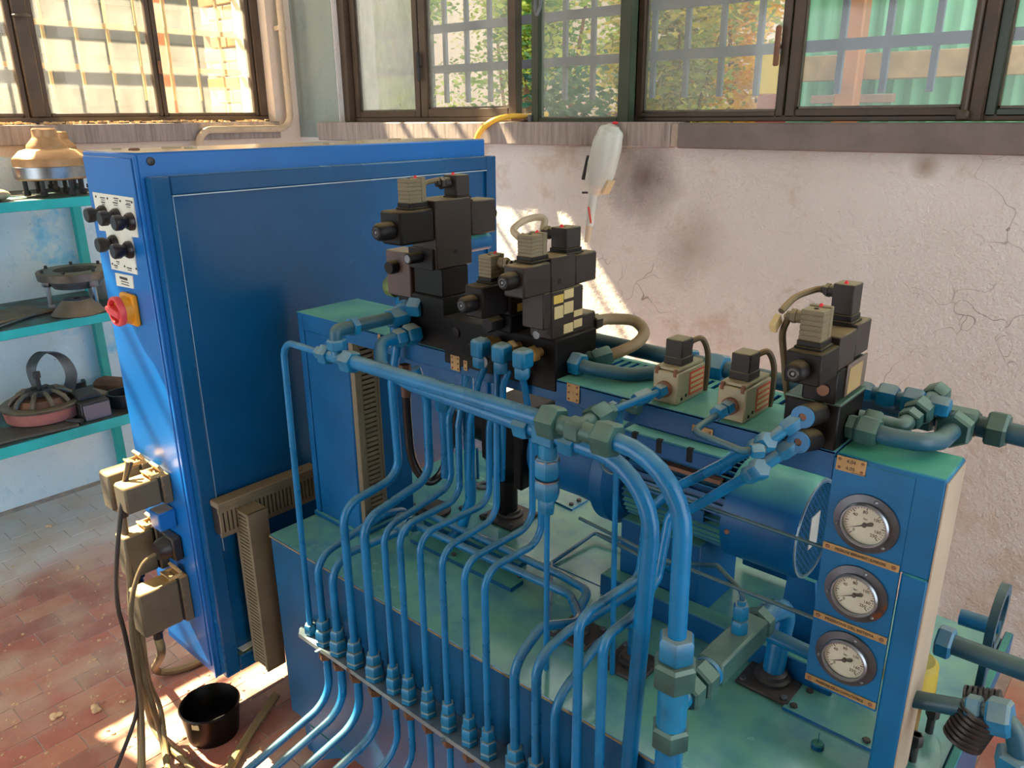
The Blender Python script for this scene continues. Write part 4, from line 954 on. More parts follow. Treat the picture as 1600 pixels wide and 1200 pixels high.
nameplate(896, 614, .026, .032, 'brass name plate with six rivets in the middle of the beam', (), six)
nameplate(712, 567, .024, .030, 'brass name plate with six rivets left of the blue elbows', (), six)
nameplate(728, 571, .010, .020, 'narrow brass tag tucked behind the first blue elbow', (), ((0, 1), (0, -1)))
nameplate(1098, 672, .034, .011, 'slim brass tag under the right pressure switch', (), ((-1, 0), (1, 0)))
nameplate(593, 527, .008, .014, 'tiny brass tag at the left end of the beam', (), ((0, 0),))

# wiring duct on the post's inner side
dp = thing('wiring_duct', (-1.365, 1.04, .68), 'upright beige slotted wiring duct on the left post of the frame', 'wiring duct')
part('core', MB().box(-1.368, -1.360, 1.012, 1.068, .70, 1.13), M['dark'], dp)
part('side_strip', MB().box(-1.368, -1.352, 1.006, 1.012, .685, 1.132, .001), M['duct'], dp)
part('side_strip', MB().box(-1.368, -1.352, 1.068, 1.074, .685, 1.132, .001), M['duct'], dp)
f_ = MB(); f_.box(-1.360, -1.354, 1.012, 1.026, .70, 1.13); f_.box(-1.360, -1.354, 1.06, 1.068, .70, 1.13)
z = .70
while z < 1.128: f_.box(-1.360, -1.354, 1.024, 1.062, z, z+.0075); z += .0118
part('slotted_wall', f_, M['duct'], dp)

# ================================================================== PRESSURE GAUGES
dial = mat('dial_white', '#d8d2c2', .4, var=.05, scale=30, spots='#b5a88e', sscale=18, sth=.68)
flg = mat('gauge_flange', '#565a60', .34, metal=.65, var=.2, scale=14, spots='#7a4a2c', sscale=20, sth=.62)
gl = ['topmost', 'middle', 'lowest']
texts = ['PRESSIONE SERRAMENTI SUPERIORE', 'PRESSIONE DEL SISTEMA', 'PRESSIONE DELLA COMMUTATRICE']
for i, (px, py) in enumerate(((1353, 818), (1337, 927), (1321.5, 1028))):
    c = aty(px, py, .999)
    g = thing('pressure_gauge', c, f'{gl[i]} of the three round pressure gauges on the blue column', 'gauge', 'pressure gauges on the column')
    part('flange', MB().lathe(c, (0,-1,0), [(0,.0405),(.001,.042),(.003,.0415),(.0045,.031)], 44, cap=False), flg, g)
    part('bezel', MB().lathe(c+V((0,-.003,0)), (0,-1,0), [(0,.0315),(.006,.0315),(.0085,.0295),(.0085,.0278),(.004,.0272)], 44, cap=False), M['steel'], g)
    dl = part('dial', MB().lathe(c+V((0,-.001,0)), (0,-1,0), [(0,.028),(.003,.028)], 40), dial, g)
    tk_ = MB()
    for k in range(31):
        an = math.radians(225-270*k/30); L_ = .0045 if k % 5 == 0 else .0025
        p = c+V((math.cos(an)*(.0255-L_/2), -.0042, math.sin(an)*(.0255-L_/2)))
        tk_.obox(p, (L_/2, .0002, .0003 if k % 5 else .0005), Matrix.Rotation(-an, 3, 'Y'))
    o = part('tick_marks', tk_, M['ink'], dl); o['kind'] = 'stuff'
    for s_, a in (('0', 222), ('40', 142), ('80', 95), ('100', 38), ('160', -18), ('250', -45)):
        an = math.radians(a); text_part(s_, .0062, c+V((math.cos(an)*.0175, -.0043, math.sin(an)*.0175)), (PI/2, 0, 0), M['ink'], dl, 'numeral')
    text_part('bar', .004, c+V((0, -.0043, .008)), (PI/2, 0, 0), M['ink'], dl, 'numeral')
    an = math.radians(206); u = V((math.cos(an), 0, math.sin(an))); n_ = V((-u.z, 0, u.x)); q = c+V((0,-.0062,0))
    part('pointer', MB().prism([q+u*.021, q+n_*.0011, q-u*.004+n_*.0022, q-u*.010+n_*.003, q-u*.012-n_*.0, q-u*.010-n_*.003, q-u*.004-n_*.0022, q-n_*.0011], (0, -.0006, 0)), M['ink'], g)
    part('pointer_boss', MB().lathe(c+V((0,-.004,0)), (0,-1,0), [(0,.003),(.004,.003)], 14), M['ink'], g)
    part('glass', MB().lathe(c+V((0,-.0085,0)), (0,-1,0), [(0,.0278),(.0008,.0278)], 36), M['glassc'], g)
    for a in (75, 195, 315):
        an = math.radians(a); p = c+V((math.cos(an)*.0365, -.003, math.sin(an)*.0365)); part('screw', MB().lathe(p, (0,-1,0), [(0,.0028),(.0015,.0026),(.0028,.0012)], 12), M['steel'], g)
    lpx, lpy = ((1342, 868), (1328, 979), (1316, 1080))[i]
    lc = aty(lpx, lpy, .9985)
    z0_ = lc.z
    t = thing('engraved_label', (-.261, .9985, z0_), ['engraved orange label strip below the topmost gauge', 'engraved orange label strip below the middle gauge', 'engraved orange label strip below the lowest gauge'][i], 'label', 'label strips below the gauges')
    part('strip', MB().box(-.3105, -.2115, .9962, .9987, z0_-.0052, z0_+.0052, .0004), M['nameplate'], t)
    for x in (-.304, -.218): part('screw', MB().lathe(V((x, .9962, z0_)), (0,-1,0), [(0,.0032),(.0012,.0026)], 10), M['rust'], t)
    text_part(texts[i], .006, (-.261, .9958, z0_), (PI/2, 0, 0), M['ink'], t, 'lettering', 'CENTER', .066)

# ================================================================== VALVES
def din(c, w_, d_, h_, m, parent, glanddir=None, led=None, ribs=True, name='plug'):
    """square solenoid plug: c = centre of its base, w_ along X, d_ along Y"""
    g = part('gasket', MB().box(c.x-w_*.62, c.x+w_*.62, c.y-d_*.60, c.y+d_*.60, c.z, c.z+h_*.07, .001).box(c.x-w_*.54, c.x+w_*.54, c.y-d_*.54, c.y+d_*.54, c.z+h_*.07, c.z+h_*.22, .001), M['coil'], parent)
    b = MB(); z0 = c.z+h_*.22
    if ribs:
        n = 6; st = h_*.78/n
        for k in range(n): b.box(c.x-w_/2, c.x+w_/2, c.y-d_/2, c.y+d_*.18, z0+k*st, z0+(k+1)*st-.0008, .0006)
        b.box(c.x-w_/2+.001, c.x+w_/2-.001, c.y-d_/2+.001, c.y+d_*.18, z0, z0+h_*.78-.001)
        b.box(c.x-w_/2, c.x+w_/2, c.y+d_*.22, c.y+d_/2, z0, z0+h_*.80, .001)
        b.box(c.x-w_/2+.001, c.x+w_/2-.001, c.y+d_*.15, c.y+d_*.25, z0, z0+h_*.76)
    else: b.box(c.x-w_/2, c.x+w_/2, c.y-d_/2, c.y+d_/2, z0, z0+h_*.78, .0015)
    p = part(name, b, m, parent)
    part('screw_hole', MB().lathe(V((c.x, c.y-d_*.15, c.z+h_*.995)), (0,0,1), [(0,w_*.10),(.0006,w_*.10)], 12), M['dark'], p)
    if led: part('led', MB().lathe(V((c.x, c.y+d_*led, c.z+h_*.99)), (0,0,1), [(0,w_*.12),(w_*.10,w_*.09),(w_*.16,w_*.02)], 10), M['red'], p)
    if glanddir:
        gd_ = V(glanddir).normalized(); s0 = V((c.x, c.y, c.z+h_*.72)) + V((gd_.x*w_/2, gd_.y*d_/2, 0))
        part('cable_gland', MB().cyl(s0, s0+gd_*w_*.35, w_*.30, 14).nut(s0+gd_*w_*.35, s0+gd_*w_*.62, w_*.58).cyl(s0+gd_*w_*.62, s0+gd_*w_*.8, w_*.2, 12), m, p)
        return s0+gd_*w_*.8
def knobcap(c, r, L, parent, m='coil'):
    p = part('coil_cap', MB().lathe(c, (0,-1,0), [(0,r*.95),(L*.35,r),(L*.8,r*.95),(L*.95,r*.8),(L,r*.7)], 24), M[m], parent)
    part('cap_socket', MB().lathe(c+V((0,-L,0)), (0,-1,0), [(0,r*.55),(.0012,r*.5),(.0012,r*.32),(.0002,r*.30)], 18, cap=False), M['blackp'], p)
    part('cap_pin', MB().lathe(c+V((0,-L,0)), (0,-1,0), [(0,r*.2),(.0012,r*.16)], 12), M['steeld'], p)
# ---- manifold block under the left group
mf = thing('manifold_block', (-.95, 1.05, BT), 'oily black manifold block on the beam under the left valve group', 'manifold')
part('tall_block', MB().box(-1.185, -1.055, 1.002, 1.11, 1.150, 1.274, .002), M['blackm'], mf)
part('low_block', MB().box(-1.055, -.782, .998, 1.115, 1.150, 1.241, .002), M['blackm'], mf)
for (x, z) in ((-1.02, 1.215), (-.985, 1.19), (-.835, 1.20)): part('port_plug', MB().lathe(V((x, .998, z)), (0,-1,0), [(0,.010),(.003,.010),(.004,.005)], 16), M['coil'], mf)
# ---- valve 1 (big, left)
v1 = thing('solenoid_valve', (-1.09, 1.04, 1.274), 'tall dark solenoid valve stack with two plugs, nearest the cabinet', 'valve')
part('pedestal', MB().box(-1.14, -1.060, 1.006, 1.076, 1.274, 1.328, .002), M['blackm'], v1)
part('valve_body', MB().box(-1.128, -1.060, .994, 1.088, 1.328, 1.454, .002), M['valve'], v1)
part('lower_face', MB().box(-1.132, -1.066, .988, .994, 1.327, 1.366, .001), M['coil'], v1)
part('coil', MB().box(-1.118, -1.062, .912, .994, 1.382, 1.441, .004), M['coil'], v1)
part('coil', MB().box(-1.112, -1.062, 1.089, 1.160, 1.381, 1.446, .003), M['valve'], v1)
part('end_cap', MB().lathe(V((-1.087, 1.160, 1.415)), (0,1,0), [(0,.017),(.012,.016),(.018,.011)], 20), M['coil'], v1)
part('return_tube', MB().cyl(V((-1.087, 1.088, 1.361)), V((-1.087, 1.158, 1.361)), .0165, 20), M['mblue'], v1)
knobcap(V((-1.088, .912, 1.408)), .0165, .034, v1)
part('adjuster', MB().lathe(V((-1.10, .988, 1.350)), (0,-1,0), [(0,.011),(.010,.011),(.012,.0105),(.030,.0105),(.031,.0095)], 20), M['coil'], v1)
part('adjuster_tip', MB().lathe(V((-1.10, .957, 1.350)), (0,-1,0), [(0,.0075),(.001,.0075)], 14), M['steeld'], v1)
part('port_hole', MB().lathe(V((-1.060, 1.042, 1.357)), (1,0,0), [(0,.0045),(.0006,.0045)], 12), M['dark'], v1)
g1 = din(V((-1.088, .966, 1.441)), .030, .042, .054, M['tan'], v1, (-1, .15, 0), .22)
g2 = din(V((-1.083, 1.074, 1.446)), .034, .036, .049, M['tan2'], v1, (-.2, -1, 0), -.25, False)
part('jumper_cable', MB().tube(spline([V((-1.088, .985, 1.478)), V((-1.095, 1.01, 1.484)), V((-1.09, 1.045, 1.488))]), .005, 8), M['cable'], v1)
# plate valve left of it
vp = thing('plate_valve', (-1.18, 1.02, 1.274), 'reddish black plate valve with a round cap, left of the tall valve stack', 'valve')
part('plate_body', MB().box(-1.214, -1.144, 1.000, 1.05, 1.262, 1.351, .002), mat('reddish_black', '#4a3730', .42, var=.18, scale=16, dust='#b3a489', damt=.9, dlo=.5, dhi=.95), vp)
part('round_cap', MB().lathe(V((-1.186, 1.000, 1.320)), (0,-1,0), [(0,.013),(.016,.013),(.018,.012)], 22), M['coil'], vp)
part('spool_end', MB().lathe(V((-1.213, 1.025, 1.272)), (-1,0,0), [(0,.022),(.02,.022),(.026,.018)], 22), mat('green_brass', '#6a7c4a', .45, metal=.4, var=.15, scale=20), vp)
# ---- valve 2 (small)
v2 = thing('solenoid_valve', (-.895, 1.0, 1.241), 'small black solenoid valve with one tan plug, between the two larger valves', 'valve')
part('sub_plate', MB().box(-.925, -.872, .985, 1.09, 1.241, 1.272, .002), M['blackm'], v2)
part('coil', MB().box(-.918, -.876, .92, .985, 1.278, 1.332, .003), M['coil'], v2)
part('valve_body', MB().box(-.920, -.874, .985, 1.085, 1.272, 1.335, .002), M['coil'], v2)
part('yellow_label', MB().box(-.8742, -.8735, 1.005, 1.04, 1.276, 1.29), M['ylab'], v2)
knobcap(V((-.897, .92, 1.304)), .0145, .028, v2)
g3 = din(V((-.897, .966, 1.332)), .029, .034, .047, M['tan'], v2, (1, .25, 0), .3)
part('lower_plug', MB().nut(V((-.90, .985, 1.258)), V((-.90, .955, 1.258)), .026), M['coil'], v2)
# ---- valve 3
v3 = thing('solenoid_valve', (-.81, 1.03, 1.241), 'long grey-brown solenoid valve with yellow labels in front of the sunlit wall', 'valve')
part('valve_body', MB().box(-.838, -.790, .996, 1.083, 1.241, 1.323, .002), M['valve'], v3)
part('step_block', MB().box(-.838, -.791, .975, .996, 1.262, 1.324, .002), M['valve'], v3)
part('coil', MB().box(-.834, -.790, .925, .994, 1.323, 1.374, .003), M['valve'], v3)
part('spool_housing', MB().box(-.835, -.790, .994, 1.060, 1.323, 1.380, .002), M['valve'], v3)
part('coil', MB().box(-.834, -.790, 1.060, 1.121, 1.325, 1.376, .003), M['valve'], v3)
part('end_cap', MB().lathe(V((-.812, 1.121, 1.350)), (0,1,0), [(0,.014),(.010,.013),(.014,.009)], 18), M['coil'], v3)
knobcap(V((-.812, .925, 1.352)), .0145, .026, v3)
part('lower_screw', MB().lathe(V((-.805, .9755, 1.253)), (0,-1,0), [(0,.007),(.003,.007),(.0032,.003)], 14), M['steeld'], v3)
for (y0, y1, z0, z1, mm) in ((1.000, 1.026, 1.302, 1.316, 'ylab'), (1.028, 1.054, 1.306, 1.321, 'clab'), (1.002, 1.026, 1.276, 1.297, 'clab'), (1.028, 1.054, 1.280, 1.300, 'clab'), (1.028, 1.054, 1.246, 1.262, 'clab'), (1.056, 1.080, 1.250, 1.264, 'clab'), (1.056, 1.080, 1.270, 1.281, 'clab')):
    part('label_sticker', MB().box(-.7902, -.7893, y0, y1, z0, z1), M[mm], v3)
part('side_port', MB().box(-.834, -.794, 1.083, 1.128, 1.215, 1.268, .003), M['valve'], v3)
part('mark', MB().box(-.7902, -.7894, 1.012, 1.014, 1.335, 1.343).box(-.7902, -.7894, 1.017, 1.019, 1.335, 1.343), M['dark'], v3)
g4_ = din(V((-.812, .972, 1.376)), .030, .040, .044, M['tan'], v3, (-1, .3, 0), .3)
g5 = din(V((-.812, 1.060, 1.378)), .034, .040, .044, M['tan2'], v3, (-1, -.2, 0), -.3, False)
solo('valve_cable', MB().tube(spline([g3, V((-.855, .99, 1.365)), V((-.862, 1.02, 1.375)), V((-.85, 1.05, 1.395)), g4_+V((-.004,.01,0))]), .0055, 8), M['cable'], 'short tan cable between the small valve and the long valve', 'cable')
solo('valve_cable', MB().tube(spline([g4_, V((-.868, .99, 1.42)), V((-.872, 1.03, 1.432)), V((-.86, 1.06, 1.432)), g5]), .006, 8), mat('cable_pale', '#b0a184', .5, var=.1), 'pale cable arching over the long valve', 'cable')
# ---- valve C (right)
vC = thing('solenoid_valve', (-.34, 1.02, 1.24), 'black solenoid valve with two plugs above the pressure gauges', 'valve')
part('valve_body', MB().box(-.362, -.318, .990, 1.095, 1.240, 1.285, .002), M['blackm'], vC)
part('body_side', MB().box(-.3185, -.3155, 1.02, 1.094, 1.243, 1.288, .001), mat('vC_side', '#5e5148', .42, var=.1, scale=8), vC)
part('coil', MB().box(-.363, -.318, .925, .985, 1.281, 1.322, .002), M['coil'], vC)
part('spool_housing', MB().box(-.362, -.318, .985, 1.045, 1.286, 1.332, .002), M['valve'], vC)
part('coil', MB().box(-.362, -.318, 1.045, 1.098, 1.290, 1.336, .002), M['valve'], vC)
knobcap(V((-.343, .925, 1.300)), .0135, .022, vC)
part('lower_screw', MB().lathe(V((-.334, .9905, 1.258)), (0,-1,0), [(0,.0075),(.004,.0075),(.0042,.004)], 16), M['rust'], vC)
part('label_sticker', MB().box(-.3157, -.3150, 1.025, 1.075, 1.246, 1.282), mat('vC_label', '#9a8358', .5, var=.1), vC)
gC1 = din(V((-.342, .958, 1.322)), .028, .034, .050, M['tan'], vC, (-1, -.1, 0), .30)
gC2 = din(V((-.341, 1.055, 1.336)), .028, .032, .052, M['tan2'], vC, (-1, .2, 0), -.25, False)
mc = thing('manifold_block', (-.35, 1.04, BT), 'black manifold block with a green top under the right valve', 'manifold')
part('block', MB().box(-.386, -.313, .9985, 1.095, BT, 1.236, .002), M['blackm'], mc)
part('top_plate', MB().box(-.387, -.312, .999, 1.096, 1.236, 1.240, .001), mat('green_top', '#4f6a58', .4, var=.12, scale=14), mc)
solo('valve_cable', MB().tube(spline([gC2, V((-.385, 1.055, 1.372)), V((-.40, 1.03, 1.364)), V((-.405, 1.0, 1.35))]), .0045, 8), M['cable'], 'brown cable behind the tan plug of the right valve', 'cable')
solo('valve_cable', MB().tube(spline([gC1, V((-.378, .957, 1.352)), V((-.386, .965, 1.33)), V((-.388, .985, 1.29)), V((-.392, 1.02, 1.23)), V((-.395, 1.07, 1.185)), V((-.395, 1.10, 1.17))]), .0045, 8), M['cable'], 'grey-brown cable looping down left of the right valve', 'cable')
solo('cable_tag', MB().obox(gC1+V((-.012, -.004, -.012)), (.004, .010, .007), Matrix.Rotation(.6, 3, 'X'), .0005), M['clab'], 'small tan tag tied to the right valve cable', 'tag')

# ---- pressure switches
M['swbox'] = mat('switch_body', '#a59d80', .5, metal=.2, var=.08, scale=14, dust='#b0a882', damt=.6, dlo=.5, dhi=.95)
def pswitch(x1, y0, label):
    """x1 right face, y0 front face"""
    t = thing('pressure_switch', (x1-.022, y0+.04, BT), label, 'pressure switch', 'pressure switches on the beam')
    x0 = x1-.044; y1 = y0+.085
    part('body', MB().box(x0, x1, y0, y1, BT, BT+.052, .002), M['swbox'], t)
    part('lid', MB().box(x0+.002, x1-.002, y0+.004, y1-.004, BT+.053, BT+.058, .001), M['swbox'], t)
    for (x, y) in ((x0+.006, y0+.002), (x1-.006, y0+.002)): part('lid_screw', MB().lathe(V((x, y, BT+.046)), (0,0,1), [(0,.0035),(.010,.0035),(.011,.0025)], 10), M['rust'], t)
    for (y, z) in ((y0+.014, .008), (y0+.027, .011)): part('side_screw', MB().lathe(V((x1, y, BT+z)), (1,0,0), [(0,.0028),(.0006,.0028)], 10), M['dark'], t)
    rl = part('red_label', MB().box(x1, x1+.0006, y0+.036, y1-.004, BT+.008, BT+.046), M['redlab'], t)
    for k in range(4): part('label_bar', MB().box(x1+.0006, x1+.001, y0+.039, y1-.007, BT+.012+k*.0085, BT+.017+k*.0085), M['clab'], rl)
    part('plug', MB().box(x0+.007, x1-.007, y0+.020, y0+.054, BT+.058, BT+.098, .002).box(x0+.006, x1-.006, y0+.019, y0+.055, BT+.058, BT+.070, .001), M['tan2'], t)
    part('port_collar', MB().lathe(V(((x0+x1)/2, y0, BT+.024)), (0,-1,0), [(0,.013),(.006,.013),(.007,.009)], 20), M['rust'], t)
    s0 = V(((x0+x1)/2, y0+.054, BT+.084))
    part('cable_gland', MB().nut(s0, s0+V((0,.012,0)), .018).cyl(s0+V((0,.012,0)), s0+V((0,.02,0)), .006, 10), M['tan2'], t)
    solo('valve_cable', MB().tube(spline([s0+V((0,.018,0)), s0+V((.012,.032,.004)), s0+V((.020,.040,-.02)), s0+V((.020,.042,-.06)), s0+V((.018,.042,-.084))]), .0048, 8), M['cable'], 'grey cable curling down behind the ' + ('left' if x1 < -.5 else 'right') + ' pressure switch', 'cable')
    return V(((x0+x1)/2, y0, BT+.024))
ps1 = pswitch(-.560, 1.016, 'left grey-beige pressure switch with red label on the beam')
ps2 = pswitch(-.448, 1.012, 'right grey-beige pressure switch with red label on the beam')

# ================================================================== MOTOR AND PUMP
mo = thing('motor_pump', (-.7, 1.30, TZ), 'blue electric motor with finned body, fan cowl and pump behind the pipes', 'motor')
MY, MZ = 1.30, .89
part('fan_cowl', MB().lathe(V((-.56, MY, MZ)), (1,0,0), [(0,.092),(0,.097),(.10,.097),(.13,.0965),(.138,.093),(.140,.088)], 56, cap=False), M['mblue'], mo)
part('cowl_back', MB().lathe(V((-.4285, MY, MZ)), (1,0,0), [(0,.0885),(.002,.0885)], 40), M['dark'], mo)
gr_ = MB(); R_ = .0865; X_ = -.4225
k = -R_
for s_ in (1, -1):                                            # crossed wire mesh of the cowl end
    off_ = -R_*1.41
    while off_ < R_*1.41:
        d = abs(off_)
        if d < R_:
            L_ = math.sqrt(R_*R_-off_*off_); n_ = V((0, math.cos(PI/4), math.sin(PI/4)*s_)); t_ = V((0, -n_.z, n_.y)) if True else None
            gr_.obox(V((X_, MY, MZ))+n_*off_, (.0008, .0011, L_), Matrix(((1,0,0),(0,n_.y,t_.y),(0,n_.z,t_.z))), 0)
        off_ += .0098
part('cowl_grille', gr_, M['mblue'], mo, kind='stuff')
part('cowl_rim', MB().ring(V((-.4235, MY, MZ)), (1,0,0), .0935, .0865, .003, 48), M['plate'], mo)
part('centre_plate', MB().box(-.4225, -.4205, MY-.028, MY+.012, MZ-.032, MZ+.032), mat('grey_sticker', '#a8a8a2', .5, var=.05), mo)
part('cowl_screw', MB().lathe(V((-.545, MY-.096, MZ-.01)), (0,-1,0), [(0,.005),(.004,.004)], 12), M['rust'], mo)
part('motor_body', MB().lathe(V((-.80, MY, MZ)), (1,0,0), [(0,.076),(.25,.076)], 40), M['mblue'], mo)
fin = MB()
for k in range(40):
    an = 2*PI*k/40; u = V((0, math.cos(an), math.sin(an))); 
    Rm = Matrix(((1,0,0),(0,u.y,-u.z),(0,u.z,u.y)))
    fin.obox(V((-.67, MY, MZ))+u*.082, (.108, .0085, .0016), Rm, 0)
part('cooling_fins', fin, M['mblue'], mo, kind='stuff')
part('nameplate', MB().box(-.625, -.595, MY-.0935, MY-.090, MZ-.012, MZ+.012, .001), M['mblue'], mo)
part('terminal_box', MB().box(-.78, -.575, MY-.045, MY+.045, MZ+.070, MZ+.150, .006), M['mblue'], mo)
tb = part('terminal_flange', MB().box(-.785, -.57, MY-.088, MY-.045, MZ+.088, MZ+.125, .004), M['mblue'], mo)
for x in (-.755, -.70, -.635): part('notch', MB().box(x-.006, x+.006, MY-.0885, MY-.080, MZ+.098, MZ+.1255), M['dark'], tb)
part('box_gasket', MB().box(-.78, -.58, MY-.07, MY+.045, MZ+.062, MZ+.07), M['rust'], mo)
part('motor_foot', MB().box(-.78, -.60, MY-.085, MY+.085, TZ+.002, MZ-.07, .004), M['mblue'], mo)
part('support_rail', MB().box(-.80, -.32, MY-.125, MY-.085, TZ, TZ+.05, .003), M['mblue'], mo)
part('cowl_bracket', MB().prism([V((-.46, MY-.03, TZ)), V((-.38, MY-.03, TZ)), V((-.40, MY-.03, MZ-.09)), V((-.45, MY-.03, MZ-.09))], (0, .01, 0)), M['mblue'], mo)
part('motor_flange', MB().lathe(V((-.845, MY, MZ)), (1,0,0), [(0,.110),(.006,.118),(.035,.118),(.045,.108),(.06,.09)], 52), M['mblue'], mo)
part('bell_housing', MB().lathe(V((-1.03, MY, MZ)), (1,0,0), [(0,.088),(.004,.092),(.12,.092),(.185,.098)], 48), M['mblue'], mo)
part('pump_plate', MB().box(-1.055, -1.03, MY-.105, MY+.105, MZ-.085, MZ+.10, .004), M['blackm'], mo)
part('pump_body', MB().box(-1.19, -1.055, MY-.075, MY+.075, MZ-.065, MZ+.085, .012), M['blackm'], mo)
part('pump_rear', MB().lathe(V((-1.19, MY, MZ+.01)), (-1,0,0), [(0,.06),(.05,.058),(.06,.05)], 28), M['blackm'], mo)
part('suction_nut', MB().nut(V((-1.165, MY, MZ-.065)), V((-1.165, MY, MZ-.13)), .072), M['blackm'], mo)
part('suction_tube', MB().cyl(V((-1.165, MY, TZ+.01)), V((-1.165, MY, MZ-.12)), .024, 24), M['blackm'], mo)
part('eye_lug', MB().ring(V((-.84, MY, MZ+.135)), (1,0,0), .02, .011, .012, 20), M['brass'], mo)

# ================================================================== PIPES
def pipe(name, label, pts, r, m, fil=.03, nuts=(), cat='pipe', group=None, n=14, nm='fit'):
    """nuts: list of (p0, p1, across flats[, material])"""
    path = fillet(pts, fil) if fil else [V(p) for p in pts]
    low = min(path, key=lambda p: p.z)
    t = thing(name, V((low.x, low.y, low.z)), label, cat, group)
    part('tube', MB().tube(path, r, n), m, t)
    for q in nuts:
        part('nut', MB().nut(V(q[0]), V(q[1]), q[2], .26), M[q[3] if len(q) > 3 else nm], t)
    return t
def along(p, d, a, b): p = V(p); d = V(d).normalized(); return p+d*a, p+d*b
PZ0 = .482; YL = .828
# ---- bulkhead strip in front of the tank
bs = thing('bulkhead_strip', (-1.0, .83, PZ0), 'grey steel bulkhead strip on the tank front that holds the row of tubes', 'bracket')
part('strip', MB().prism([V((-1.388, .822, PZ0)), V((-1.374, .811, PZ0)), V((-.40, .811, PZ0)), V((-.40, .864, PZ0)), V((-1.402, .864, PZ0))], (0, 0, -.006)), M['plate'], bs)
part('front_edge', MB().box(-1.374, -.40, .8095, .8115, PZ0-.010, PZ0+.0005), M['plate'], bs)
for x in (-1.30, -.9): part('gusset', MB().prism([V((x, .864, PZ0-.006)), V((x, .80, PZ0-.006)), V((x, .864, PZ0-.06))], (.006, 0, 0)), M['plate'], bs)
ordn = ['first', 'second', 'third', 'fourth', 'fifth', 'sixth', 'seventh', 'eighth', 'ninth', 'tenth', 'eleventh', 'twelfth', 'thirteenth', 'fourteenth', 'fifteenth', 'sixteenth']
def bulkhead(x, r, brown=True, single=False, low=None):
    """nuts above and below the strip for a tube at x"""
    af = r*2.7+.010; c = V((x, YL, 0)); L = []
    L.append((V((x, YL, PZ0+.001)), V((x, YL, PZ0+.013)), af*1.05))
    L.append((V((x, YL, PZ0+.014)), V((x, YL, PZ0+.038)), af*1.05))
    if not single: L.append((V((x, YL, PZ0+.040)), V((x, YL, PZ0+.062)), af*.84))
    L.append((V((x, YL, PZ0-.007)), V((x, YL, PZ0-.020)), af*.72))
    if low: L.append((V((x, YL, PZ0-.022)), V((x, YL, PZ0-.038)), af*.9, 'brown'))
    return L
# each row tube: r, bottom pixel (lower vertical), lower knee pixel, upper knee pixel, [upper pixels...], lower bend
row = [
 dict(r=.0088, b=(552, 985), k1=(549, 800), k2=(624, 742), up=[(612, 600), (604, 520)], lab=', passing the upright duct'),
 dict(r=.0092, b=(582, 1000), k1=(573, 818), k2=(672, 745), up=[(667, 625), (650, 575)], lab=', beside the black hose'),
 dict(r=.0066, b=(613, 1030), k1=(606, 832), k2=(706, 758), up=[(701, 650), (712, 630), (722, 615)], lab=''),
 dict(r=.0066, b=(637, 1045), k1=(635, 832), k2=(719, 778), up=[(716, 665), (724, 615), (741, 568)], lab=', meeting the left elbow'),
 dict(r=.0064, b=(667, 1065), k1=(666, 842), k2=(765, 785), up=[(764, 672), (768, 640)], lab=''),
 dict(r=.0064, b=(699, 1080), k1=(700, 866), k2=(776, 808), up=[(776, 660), (777, 580)], lab=', meeting the middle elbow'),
 dict(r=.0064, b=(732, 1100), k1=(734, 884), k2=(832, 820), up=[(832, 690), (822, 615), (816, 588)], lab=', meeting the right elbow'),
 dict(r=.0066, b=(762, 1120), k1=(766, 898), k2=(846, 845), up=[(846, 740), (838, 690), (826, 640)], lab=''),
]
idx0 = 4
tops = []
for i, d in enumerate(row):
    X = aty(d['b'][0], d['b'][1], YL).x
    zk = aty(*d['k1'], YL).z; k1 = V((X, YL, zk))
    k2 = atx(d['k2'][0], d['k2'][1], X)
    pts = [V((X, YL, PZ0)), k1, k2]
    for u in d['up']:
        q = atx(u[0], u[1], X); pts.append(q)
    if i == 0: pts[-1] = V((X+.02, .985, 1.205))
    r = d['r']
    ord_ = ordn[idx0-1+i]
    lab = f"{ord_} blue tube from the left on the bulkhead strip" + d['lab']
    # lower leg under the strip: down, then forward over the floor
    pipe('hydraulic_tube', lab, pts, r, M['pipe'], .035 if r < .008 else .045, bulkhead(X, r, low=True), 'tube', 'row of tubes on the bulkhead strip')
    tops.append((X, pts[-1]))
# lower legs of the row, under the strip
lows = [(-1.34, .0085), ] 
def lowleg(x, r, zb, label, ylen=.45, drop=.10):
    pts = [V((x, YL, PZ0-.008)), V((x, YL, zb)), V((x-.02, YL-ylen, zb-drop))]
    pipe('hydraulic_tube', label, pts, r, M['pipeg'] if False else M['pipe'], .07, (), 'tube', 'tube legs under the bulkhead strip')
xs_low = []
# left special tubes
X0_ = aty(484, 972, YL).x
pipe('hydraulic_tube', 'first and thinnest tall tube of the row, bent over at the top', [V((X0_, YL, PZ0)), V((X0_+.012, YL, 1.178)), V((-1.20, YL, 1.178))], .0067, M['pipe'], .035,
     [(V((X0_, YL, PZ0+.001)), V((X0_, YL, PZ0+.026)), .024), (V((X0_, YL, PZ0-.007)), V((X0_, YL, PZ0-.022)), .022, 'brown'), (V((-1.222, YL, 1.178)), V((-1.206, YL, 1.178)), .022)], 'tube', 'row of tubes on the bulkhead strip')
X1_ = aty(506, 985, YL).x; zk = aty(503, 890, YL).z
pipe('hydraulic_tube', 'second blue tube from the left, a low arch going back over the tank edge', [V((X1_, YL, PZ0)), V((X1_, YL, .70)), V((X1_, 1.02, .73)), V((X1_-.02, 1.10, .70)), V((X1_-.02, 1.10, TZ))], .0085, M['pipe'], .05, bulkhead(X1_, .0085, low=True), 'tube', 'row of tubes on the bulkhead strip')
X2_ = aty(528, 996, YL).x
